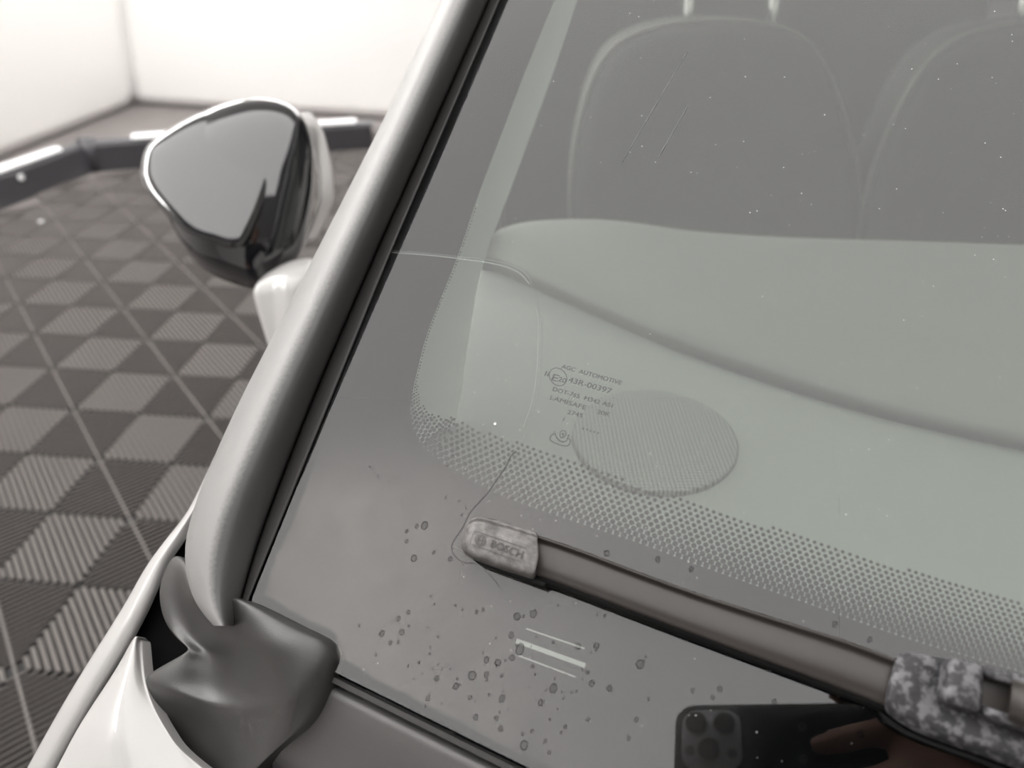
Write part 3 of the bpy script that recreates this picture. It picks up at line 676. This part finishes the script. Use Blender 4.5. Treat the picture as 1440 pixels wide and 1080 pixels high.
# door skin behind the pillar
rows = []
for k in range(6):
    y_ = 0.30 + 0.30 * k
    rows.append([V((-0.135 + 0.0 * k, y_, 0.25)), V((-0.165, y_, 0.6)), V((-0.16, y_, 0.9)), V((-0.13, y_, 0.985)), V((-0.10, y_, 0.99)), V((-0.085, y_, 0.95)), V((-0.085, y_, 0.3))])
loft('door', rows, M['paint'], car, lv=1, label='white door below the mirror')

# ---- interior
ZD = 1.02
fr = [(560, 760), (700, 840), (900, 930), (1150, 1040), (1440, 1140), (1700, 1230)]
def strip_rows(lines): return [[p for p in l] for l in lines]
edgeL = [(683, 373), (667, 427), (653, 520), (640, 590), (600, 660), (560, 700)]
# lower dash shelf, close under the glass
DF = [(500, 700), (600, 770), (700, 805), (800, 835), (900, 865), (1050, 915), (1200, 965), (1350, 1015), (1500, 1065), (1750, 1150)]
DB = [(664, 352), (684, 354), (742, 372), (800, 396), (880, 430), (970, 466), (1100, 510), (1250, 554), (1440, 598), (1650, 640)]
rows = []
for k in range(9):
    f = k / 8
    rows.append([Zp(*a, ZD).lerp(Zp(*b, ZD), f) + V((0, 0, 0.004 * math.sin(f * 3))) for a, b in zip(DF, DB)])
loft('dashboard', rows, M['dash'], car, lv=1, skirt=V((0, 0, -0.12)), label='pale grey dashboard shelf under the windscreen')
dash = COL.objects['dashboard']
LA = [(676, 362), (700, 366), (742, 385), (800, 410), (880, 445), (970, 482), (1100, 526), (1250, 570), (1440, 613), (1650, 655)]
LB = [(690, 332), (716, 316), (760, 307), (830, 304), (890, 307), (970, 318), (1100, 327), (1250, 331), (1440, 337), (1650, 345)]
LAs, LBs = catmull(LA, 3), catmull(LB, 3); rows = []
for a, b in zip(LAs, LBs):
    A_, B_ = Zp(*a, ZD + 0.015), Zp(*b, ZD + 0.030)
    rows.append([A_ + V((0, 0.010, -0.02)), A_ + V((0, 0.002, -0.008)), A_, A_ * 0.9 + B_ * 0.1 + V((0, 0, 0.004)), A_ * 0.5 + B_ * 0.5 + V((0, 0, 0.008)), A_ * 0.1 + B_ * 0.9 + V((0, 0, 0.002)), B_, B_ + V((0, 0.006, -0.02)), B_ + V((0, -0.01, -0.2))])
loft('dashboard_pad', rows, M['dash2'], dash, lv=1, label='raised rear pad of the dashboard')
# speaker grille
el = []
for k in range(48):
    a = 2 * math.pi * k / 48; x = 118 * math.cos(a); y = 71 * math.sin(a); r_ = math.radians(8)
    el.append(Zp(922 + x * math.cos(r_) - y * math.sin(r_), 619 + x * math.sin(r_) + y * math.cos(r_), ZD + 0.007))
prism('speaker_grille', el, V((0, 0, -0.008)), M['grille'], dash, 0.0015, label='oval perforated speaker grille')
# pale inner pillar trim
TR = [(850, -100), (810, 0), (777, 110), (740, 203), (713, 283), (690, 335), (676, 380), (664, 440), (653, 520), (643, 590), (625, 660)]
rows = []
for x, y in TR:
    a = G(x, y, -0.10 - 0.03 * max(0, (y - 300) / 400)); rows.append([a, a - eu * 0.010 + n * 0.006, a - eu * 0.018 + n * 0.03, a - eu * 0.022 + n * 0.07])
loft('pillar_trim', rows, M['trim'], car, lv=1, label='pale inner trim of the windscreen pillar')
# seats
SO = [(800, 420), (802, 330), (803, 260), (812, 190), (835, 110), (870, 62), (930, 38), (1010, 30), (1090, 36), (1140, 60), (1172, 112), (1195, 180), (1210, 250), (1214, 300), (1211, 350), (1200, 430)]
SOs = [Yp(x, y, 1.15) for x, y in catmull(SO, 3)]
def make_seat(dx):
    P_ = [p + V((dx, 0.04 * 0, 0)) for p in SOs]; cc = sum(P_, V()) / len(P_)
    rows = [[cc + (p - cc) * 0.94 + V((0, 0.13, 0)) for p in P_], [p + V((0, 0.10, 0)) for p in P_], [p + V((0, 0.02, 0)) for p in P_], [cc + (p - cc) * 0.975 + V((0, 0.0, 0)) for p in P_], [cc + (p - cc) * 0.8 + V((0, -0.005, 0)) for p in P_], [cc + (p - cc) * 0.45 + V((0, 0.012, 0)) for p in P_], [cc + (p - cc) * 0.05 + V((0, 0.016, 0)) for p in P_]]
    st = loft('seat', rows, M['seat'], car, closed=True, caps=True, lv=1, label='dark fabric front seat with pale piping')
    tube('piping', [p + V((0, 0.012, 0)) for p in P_], 0.0035, M['piping'], st, 6)
    for x in (967, 1086):
        b = Yp(x, 40, 1.17) + V((dx, 0, -0.03)); tube('headrest_post', [b, b + V((0, 0.03, 0.13))], 0.006, M['chrome'], st, 10)
    hc = Yp(1026, 30, 1.2) + V((dx, 0.01, 0.16)); rows = []
    for k in range(9):
        th = -math.pi / 2 + math.pi * k / 8; rr = max(0.05, math.cos(th)) ** 0.5
        rows.append([hc + V((0.125 * rr * (abs(math.cos(a)) ** 0.6) * (1 if math.cos(a) > 0 else -1), 0.05 * rr * math.sin(a), 0.085 * math.sin(th))) for a in [i * math.pi / 8 for i in range(16)]])
    loft('headrest', rows, M['seat'], st, closed=True, caps=True, lv=1)
make_seat(0.0); make_seat(0.495)
# cabin shell
rows = []
for y_, x_ in ((1.80, -0.13), (2.1, -0.12), (2.35, -0.06), (2.5, 0.06)):
    rows.append([V((x_ + 0.01, y_, 0.25)), V((x_ - 0.035, y_, 0.6)), V((x_ - 0.03, y_, 0.9)), V((x_, y_, 0.985)), V((x_ + 0.03, y_, 0.99)), V((x_ + 0.05, y_, 0.95)), V((x_ + 0.05, y_, 0.3))])
loft('quarter_panel', rows, M['paint'], car, lv=1, label='white rear side panel')
rows = []
for k in range(8):
    y_ = -0.5 + 0.42 * k
    rows.append([V((1.43, y_, 0.25)), V((1.46, y_, 0.6)), V((1.45, y_, 0.9)), V((1.42, y_, 0.985)), V((1.38, y_, 0.99)), V((1.37, y_, 0.95)), V((1.37, y_, 0.3))])
loft('body_side_panel', rows, M['paint'], car, lv=1, label='white far side of the body')
rows = []
for y_, z_ in ((2.45, 0.3), (2.52, 0.6), (2.5, 0.9), (2.42, 1.02), (2.28, 1.05)): rows.append([V((-0.02 + 1.42 * k / 6, y_ + 0.03 * math.sin(math.pi * k / 6), z_)) for k in range(7)])
loft('tailgate', rows, M['paint'], car, lv=1, label='white tailgate')
for x_ in (0.0, 1.36):
    prism('roof_pillar', [V((x_, 2.10, 0.97)), V((x_, 2.40, 0.97)), V((x_ + (0.17 if x_ < 1 else -0.1), 2.30, 1.42)), V((x_ + (0.17 if x_ < 1 else -0.1), 1.95, 1.45))], V((0.03, 0, 0)), M['paint'], car, 0.006)
box('cabin_floor', (-0.08, 0.35, 0.30), (1.45, 2.3, 0.34), M['void'], car)
box('bulkhead', (-0.05, 2.25, 0.34), (1.42, 2.3, 1.15), M['seat'], car)
rr = [GP(left_u(V1) + (1.2 - left_u(V1)) * k / 10, V1, 0.0) for k in range(11)]
rows = [[p + V((0, -0.01, 0.002)) for p in rr], [p + V((0, 0.1, 0.03)) for p in rr], [V((p.x * 0.98 + 0.012, 1.5, p.z + 0.05)) for p in rr], [V((p.x * 0.96 + 0.025, 2.2, p.z - 0.0)) for p in rr], [V((p.x * 0.96 + 0.025, 2.45, p.z - 0.25)) for p in rr]]
loft('roof', rows, M['paint'], car, lv=1, skirt=V((0, 0, -0.03)), label='white car roof')

# ================================================================== WIPER
wp = thing('windscreen_wiper', 'dark flat windscreen wiper lying along the dotted band', 'wiper')
XS = [742, 756, 800, 860, 960, 1060, 1150, 1200, 1250, 1300]
TOPE = [(742, 748), (756, 752), (800, 766), (860, 789), (960, 827), (1060, 859), (1193, 900), (1257, 925), (1320, 948)]
BOTE = [(738, 804), (752, 809), (780, 818), (860, 849), (960, 887), (1060, 924), (1160, 961), (1237, 990), (1300, 1016)]
rows = []
for x in XS:
    t_ = interp(TOPE, x + 4); b_ = interp(BOTE, x - 6); T = V((x + 4, t_, 0)); Bq = V((x - 6, b_, 0))
    f = lambda k, h: G(T.x + (Bq.x - T.x) * k, T.y + (Bq.y - T.y) * k, h)
    rows.append([f(0.06, 0.004), f(-0.01, 0.0080), f(0.02, 0.0098), f(0.08, 0.0098), f(0.14, 0.0082), f(0.22, 0.0078), f(0.5, 0.0086), f(0.74, 0.0086), f(0.86, 0.0080), f(0.97, 0.0078), f(1.0, 0.0066), f(0.98, 0.004)])
loft('spoiler', rows, M['wiper'], wp, closed=True, caps=True, lv=2, label='long brown-black spoiler of the wiper')
rows = []
for x in XS:
    b_ = interp(BOTE, x); k = 1.0
    rows.append([G(x, b_ - 1, 0.0066), G(x, b_ + 3.5, 0.0060), G(x - 1, b_ + 8, 0.0045), G(x - 1, b_ + 10.5, 0.0030), G(x, b_ + 6, 0.0008), G(x, b_ - 8, 0.0006), G(x, b_ - 14, 0.005)])
loft('squeegee', rows, M['blackrub'], wp, closed=True, caps=True, lv=1, label='black rubber squeegee under the spoiler')
# end cap
CAP = [  # stations: lip outer, lip, valley, upper face, mid, lower face, edge, skirt
 [(652, 744), (650, 748), (649, 751), (648, 754), (647, 760), (647, 765), (649, 770), (652, 776)],
 [(656, 733), (655, 738), (654, 742), (653, 745), (651, 758), (650, 770), (651, 776), (655, 782)],
 [(662, 726), (662, 730), (663, 735), (662, 740), (660, 757), (658, 774), (659, 780), (664, 787)],
 [(671, 722), (671, 726), (671, 733), (670, 739), (668, 758), (666, 777), (667, 783), (670, 790)],
 [(685, 725), (685, 729), (684, 736), (683, 743), (680, 763), (677, 782), (678, 788), (680, 794)],
 [(720, 735), (720, 739), (719, 746), (718, 753), (715, 774), (712, 795), (713, 800), (714, 806)],
 [(754, 746), (754, 750), (754, 756), (755, 763), (757, 783), (751, 806), (751, 811), (751, 817)],
 [(757, 747), (757, 751), (756, 757), (758, 764), (760, 784), (753, 807), (753, 812), (753, 818)]]
HC = [0.007, 0.0128, 0.0100, 0.0128, 0.0132, 0.0130, 0.0115, 0.0060]
rows = []
for i, r in enumerate(CAP):
    k = (0.55, 0.8, 0.95, 1, 1, 1, 1, 0.98)[i]
    rows.append([G(*q, h * k) for q, h in zip(r, HC)] + [G(r[-1][0], r[-1][1] - 4, 0.0035), G(r[0][0], r[0][1] + 6, 0.0035)])
loft('end_cap', rows, M['cap'], wp, closed=True, caps=True, lv=2, label='worn grey end cap with embossed lettering')
# black carrier under the cap
CB = [(664, 785), (671, 792), (700, 803), (764, 826), (768, 822), (768, 814), (700, 790), (668, 778)]
prism('carrier', [G(x, y, 0.0055) for x, y in CB], -n * 0.0045, M['blackrub'], wp, 0.0006, 'black rubber carrier under the cap')
cap_o = COL.objects['end_cap']
HL = 0.01335
Q2 = lambda x, y: (620 + x / 7.2, 700 + y / 7.2)
def cap_line(pts, w_): return ribbon_g('engraved_frame', pts, w_, HL, M['engrave'], wp)
ribbon_g('engraved_frame', [Q2(870, 515), Q2(360, 338), Q2(340, 340), Q2(300, 430), Q2(305, 452)], 0.8, HL, M['engrave'], cap_o)
ribbon_g('engraved_frame', [Q2(310, 470), Q2(560, 560), Q2(800, 645)], 0.7, HL, M['engrave'], cap_o)
ring = lambda r, c0: [(c0[0] + r * math.cos(a * math.pi / 12), c0[1] + r * math.sin(a * math.pi / 12)) for a in range(25)]
ribbon_g('engraved_emblem', ring(7.4, Q2(400, 430)), 0.9, HL, M['engrave'], cap_o); ribbon_g('engraved_emblem', ring(5.0, Q2(400, 430)), 0.8, HL, M['engrave'], cap_o)
ribbon_g('engraved_emblem', [Q2(385, 405), Q2(378, 445)], 1.4, HL, M['engrave'], cap_o); ribbon_g('engraved_emblem', [Q2(422, 415), Q2(415, 457)], 1.4, HL, M['engrave'], cap_o); ribbon_g('engraved_emblem', [Q2(380, 425), Q2(420, 437)], 1.0, HL, M['engrave'], cap_o)
text_g('embossed_lettering', 'BOSCH', Q2(497, 492), Q2(815, 612), 9.5, HL + 0.0001, M['engrave'], cap_o)
# adapter with hook slot
AT = [(1259, 915), (1280, 916), (1300, 918), (1326, 923), (1340, 926), (1385, 936), (1440, 950), (1520, 975)]
AB = [(1238, 1000), (1256, 1012), (1274, 1025), (1300, 1037), (1318, 1044), (1367, 1061), (1440, 1088), (1520, 1118)]
rows = []
for i, (a, b) in enumerate(zip(AT, AB)):
    f = lambda k, h: G(a[0] + (b[0] - a[0]) * k, a[1] + (b[1] - a[1]) * k, h)
    low = (0, 0, 0, 0.002, 0.003, 0.003, 0.003, 0.003)[i]
    rows.append([f(0.05, 0.004), f(0, 0.0095), f(0.06, 0.0118 - low), f(0.3, 0.0125 - low), f(0.6, 0.0125 - low * 0.6), f(0.82, 0.0118), f(0.90, 0.0105), f(1.0, 0.0070), f(0.97, 0.0035)])
loft('adapter', rows, M['adapter'], wp, closed=True, caps=True, lv=2, label='weathered blotchy grey adapter of the wiper')
ad = COL.objects['adapter']
def gp(pts, h): return [G(x, y, h) for x, y in pts]
prism('hook_block', gp([(1337, 923), (1386, 934), (1383, 1004), (1327, 986)], 0.0195), -n * 0.011, M['adapter'], ad, 0.0018)
prism('hook_rail', gp([(1384, 934), (1440, 949), (1520, 972), (1520, 989), (1440, 966), (1384, 951)], 0.0185), -n * 0.010, M['adapter'], ad, 0.0012)
prism('hook_rail', gp([(1382, 991), (1440, 1010), (1520, 1036), (1520, 1052), (1440, 1026), (1382, 1005)], 0.0185), -n * 0.010, M['adapter'], ad, 0.0012)
prism('hook_floor', gp([(1380, 948), (1440, 964), (1520, 988), (1520, 1038), (1440, 1012), (1380, 994)], 0.0135), -n * 0.006, M['wiper'], ad)
prism('adapter_skirt', gp([(1238, 1001), (1274, 1026), (1311, 1042), (1367, 1062), (1440, 1090), (1520, 1120), (1520, 1126), (1440, 1096), (1367, 1068), (1311, 1048), (1274, 1033), (1246, 1015)], 0.005), -n * 0.004, M['blackrub'], ad)
tube('wiper_arm', [G(1420, 985, 0.017), G(1560, 1030, 0.022), GP(0.2, -0.02, 0.03), GP(0.40, -0.06, 0.02), GP(0.55, -0.075, 0.0)], 0.006, M['wiper'], wp, 8, 'dark wiper arm')

# ================================================================== PHONE
XC, UC, BC = V((1, 0, 0)), V((0, sp, cp)), V((0, -cp, sp))          # phone axes: along, across, away from the car
def ph(a, b, z): return C + XC * a + UC * b + BC * z
def rrect(x0, x1, y0, y1, r, k=5):
    o = []
    for cx_, cy_, a0 in ((x1 - r, y1 - r, 0), (x0 + r, y1 - r, 90), (x0 + r, y0 + r, 180), (x1 - r, y0 + r, 270)):
        for i in range(k + 1):
            a = math.radians(a0 + 90 * i / k); o.append((cx_ + r * math.cos(a), cy_ + r * math.sin(a)))
    return o
pt = thing('smartphone', 'dark smartphone with three lenses in a clear case, mirrored in the glass', 'phone')
prism('body', [ph(a, b, 0.0062) for a, b in rrect(-0.0205, 0.126, -0.052, 0.0190, 0.010)], BC * 0.0078, M['phone'], pt, 0.0012)
prism('case', [ph(a, b, 0.0066) for a, b in rrect(-0.0228, 0.1285, -0.0545, 0.0213, 0.012)], BC * 0.0070, M['phonecase'], pt, 0.0012, 'clear protective case edge')
prism('camera_plateau', [ph(a, b, 0.0042) for a, b in rrect(-0.0175, 0.0190, -0.0195, 0.0165, 0.009)], BC * 0.004, M['bump'], pt, 0.0010)
for a, b in ((-0.0080, 0.0075), (0.0095, 0.0072), (0.0, -0.0085)):
    prism('lens_ring', disc_pts(ph(a, b, 0.0022), 0.0068, XC, UC, 28), BC * 0.003, M['lensring'], pt)
    prism('lens', disc_pts(ph(a, b, 0.0020), 0.0060, XC, UC, 28), BC * 0.003, M['lens'], pt)
for a, b in ((0.0135, -0.0105), (-0.012, -0.009)):
    prism('flash', disc_pts(ph(a, b, 0.0040), 0.0030, XC, UC, 16), BC * 0.002, M['lensring'], pt)

# ================================================================== PHOTOGRAPHER
def capsules(name, segs, voxel, m, parent=None, label=None, smooth_it=4):
    """one continuous skin grown over overlapping tapered limbs"""
    vs, fs = [], []
    for p0, r0, p1, r1 in segs:
        p0, p1 = V(p0), V(p1); d = p1 - p0; L_ = d.length; d = d.normalized() if L_ > 1e-6 else V((0, 0, 1))
        s_ = d.cross(V((0.3, 0.5, 0.81))).normalized(); q = d.cross(s_); K = 14; b = len(vs); rows = []
        for k in range(6): a = -math.pi / 2 + math.pi / 2 * (k + 0.3) / 6; rows.append((p0 + d * (r0 * math.sin(a)), r0 * math.cos(a)))
        for k in range(6): a = math.pi / 2 * k / 6 + 0.02; rows.append((p1 + d * (r1 * math.sin(a)), r1 * math.cos(a)))
        for c_, r_ in rows: vs += [c_ + r_ * (math.cos(2 * math.pi * k / K) * s_ + math.sin(2 * math.pi * k / K) * q) for k in range(K)]
        for i in range(len(rows) - 1):
            for k in range(K): fs.append((b + i * K + k, b + i * K + (k + 1) % K, b + (i + 1) * K + (k + 1) % K, b + (i + 1) * K + k))
        fs.append(tuple(b + k for k in range(K))[::-1]); fs.append(tuple(b + (len(rows) - 1) * K + k for k in range(K)))
    o = obj(name, vs, fs, m, parent, True, label)
    rm = o.modifiers.new('remesh', 'REMESH'); rm.mode = 'VOXEL'; rm.voxel_size = voxel; rm.use_smooth_shade = True
    sm_ = o.modifiers.new('smooth', 'SMOOTH'); sm_.factor = 0.5; sm_.iterations = smooth_it
    return o
def chain(pts, rs): return [(pts[i], rs[i], pts[i + 1], rs[i + 1]) for i in range(len(pts) - 1)]
pe = thing('person', 'photographer in a dark sweater holding the phone, mirrored in the glass', 'person')
ZF = -0.0028
wr = ph(0.172, -0.050, 0.045); elb = V((0.10, -0.27, 1.10)); shR = V((-0.10, -0.42, 1.31)); shL = V((-0.43, -0.50, 1.36))
nk = V((-0.26, -0.44, 1.42)); ch = V((-0.30, -0.50, 1.26)); be = V((-0.42, -0.58, 1.08)); pv = V((-0.50, -0.64, 0.93)); hc = V((-0.235, -0.37, 1.575))
segs = []
segs += chain([ph(.140, .018, .014), ph(.118, .0300, .0125), ph(.096, .0295, .0110), ph(.077, .0278, .0100)], [.0098, .0090, .0084, .0076])
segs += chain([ph(.145, .004, .004), ph(.126, .004, ZF), ph(.094, -.001, ZF), ph(.064, -.009, ZF)], [.0105, .0086, .0080, .0070])
segs += chain([ph(.146, -.016, .004), ph(.127, -.018, ZF), ph(.098, -.0235, ZF), ph(.068, -.031, ZF)], [.0102, .0082, .0076, .0067])
segs += chain([ph(.146, -.033, .008), ph(.128, -.036, ZF + .001), ph(.106, -.040, ZF + .001), ph(.087, -.045, ZF + .001)], [.0092, .0080, .0074, .0066])
segs += chain([wr, ph(.158, -.022, .034), ph(.136, -.002, .0270), ph(.112, .006, .0245), ph(.094, .008, .0235)], [.020, .0150, .0112, .0100, .0088])
for k, b in ((.140, .018), (.145, .004), (.146, -.015), (.146, -.033)): segs.append((ph(k, b, .008), .0105, ph(.163, -.035, .034), .017))
segs += chain([ph(.163, -.035, .034), wr, wr.lerp(elb, 0.35), elb], [.020, .023, .034, .042]) + chain([elb, elb.lerp(shR, .5), shR], [.042, .048, .056])
handL = V((-0.50, -0.33, 0.86)); wl = V((-0.515, -0.40, 0.94)); el = V((-0.56, -0.56, 1.10))
segs += chain([shL, shL.lerp(el, .5), el, el.lerp(wl, .6), wl, handL], [.056, .048, .042, .034, .024, .024])
for k in range(4): segs += chain([handL + V((-.02 + .014 * k, .01, -.015)), handL + V((-.024 + .015 * k, .035, -.05)), handL + V((-.022 + .014 * k, .030, -.085 + .006 * abs(k - 1.5)))], [.010, .009, .0075])
segs += chain([handL + V((.02, -.005, 0)), handL + V((.045, .02, -.03)), handL + V((.042, .04, -.055))], [.012, .010, .0085])
segs += chain([nk + V((-.02, -.03, -.04)), nk, hc + V((0, -.02, -.07))], [.062, .056, .056])
segs += [(hc + V((0, -.025, .03)), .088, hc + V((0, .012, .02)), .082), (hc + V((0, .03, -.05)), .055, hc + V((0, .045, -.085)), .036), (hc + V((0, .085, .015)), .012, hc + V((0, .104, -.02)), .013),
         (hc + V((-.035, .075, .038)), .016, hc + V((.035, .075, .038)), .016), (hc + V((-.018, .083, -.052)), .009, hc + V((.018, .083, -.052)), .009),
         (hc + V((-.088, -.01, .025)), .014, hc + V((-.086, -.01, -.015)), .010), (hc + V((.088, -.01, .025)), .014, hc + V((.086, -.01, -.015)), .010)]
segs += [(shR, .062, shL, .062), (shR * .8 + shL * .2, .085, shR * .2 + shL * .8, .085), (ch + V((.07, .03, 0)), .105, ch + V((-.07, -.03, 0)), .105), (ch, .13, be, .12), (be, .12, pv, .125), (pv + V((.07, 0, 0)), .10, pv + V((-.07, 0, 0)), .10)]
for sx, ft in ((1, V((-0.42, -0.60, 0.09))), (-1, V((-0.66, -0.70, 0.09)))):
    hp = pv + V((.085 * sx, 0, -.03)); kn = (hp + ft) / 2 + V((0, .05, .02)); segs += chain([hp, kn, kn.lerp(ft, .4), ft], [.085, .058, .056, .042]); segs += [(ft + V((0, -.02, -.05)), .036, ft + V((.02, .15, -.06)), .028)]
capsules('body', segs, 0.005, M['skin'], pe)
c1 = chain([wr.lerp(elb, .22), wr.lerp(elb, .5), elb, elb.lerp(shR, .5), shR], [.036, .044, .054, .060, .070]) + chain([wl.lerp(el, .1), wl.lerp(el, .5), el, el.lerp(shL, .5), shL], [.036, .042, .054, .060, .070])
c1 += [(shR, .074, shL, .074), (shR * .8 + shL * .2, .097, shR * .2 + shL * .8, .097), (ch + V((.07, .03, 0)), .118, ch + V((-.07, -.03, 0)), .118), (ch, .142, be, .134), (be, .134, pv, .137), (nk + V((-.02, -.03, -.05)), .075, nk + V((-.005, -.01, -.01)), .066)]
capsules('sweater', c1, 0.010, M['shirt'], pe, 'dark sweater')
c2 = [(pv + V((.07, 0, -.02)), .116, pv + V((-.07, 0, -.02)), .116)]
for sx, ft in ((1, V((-0.42, -0.60, 0.09))), (-1, V((-0.66, -0.70, 0.09)))):
    hp = pv + V((.085 * sx, 0, -.03)); kn = (hp + ft) / 2 + V((0, .05, .02)); c2 += chain([hp, kn, kn.lerp(ft, .4), ft + V((0, 0, .02))], [.100, .074, .070, .060])
    capsules('shoe', [(ft + V((0, -.02, -.045)), .044, ft + V((.02, .16, -.052)), .037), (ft, .050, ft + V((0, 0, -.03)), .048)], 0.008, M['shoe'], pe)
capsules('trousers', c2, 0.012, M['trousers'], pe, 'dark trousers')
capsules('hair', [(hc + V((0, -.035, .045)), .094, hc + V((0, .0, .045)), .090), (hc + V((0, -.06, -.03)), .06, hc + V((0, -.04, .02)), .08)], 0.008, M['hair'], pe, 'short dark hair')
for sx in (-1, 1):
    capsules('eye', [(hc + V((.031 * sx, .077, .012)), .011, hc + V((.031 * sx, .078, .012)), .011)], 0.003, M['whiteplastic'], pe, smooth_it=1)
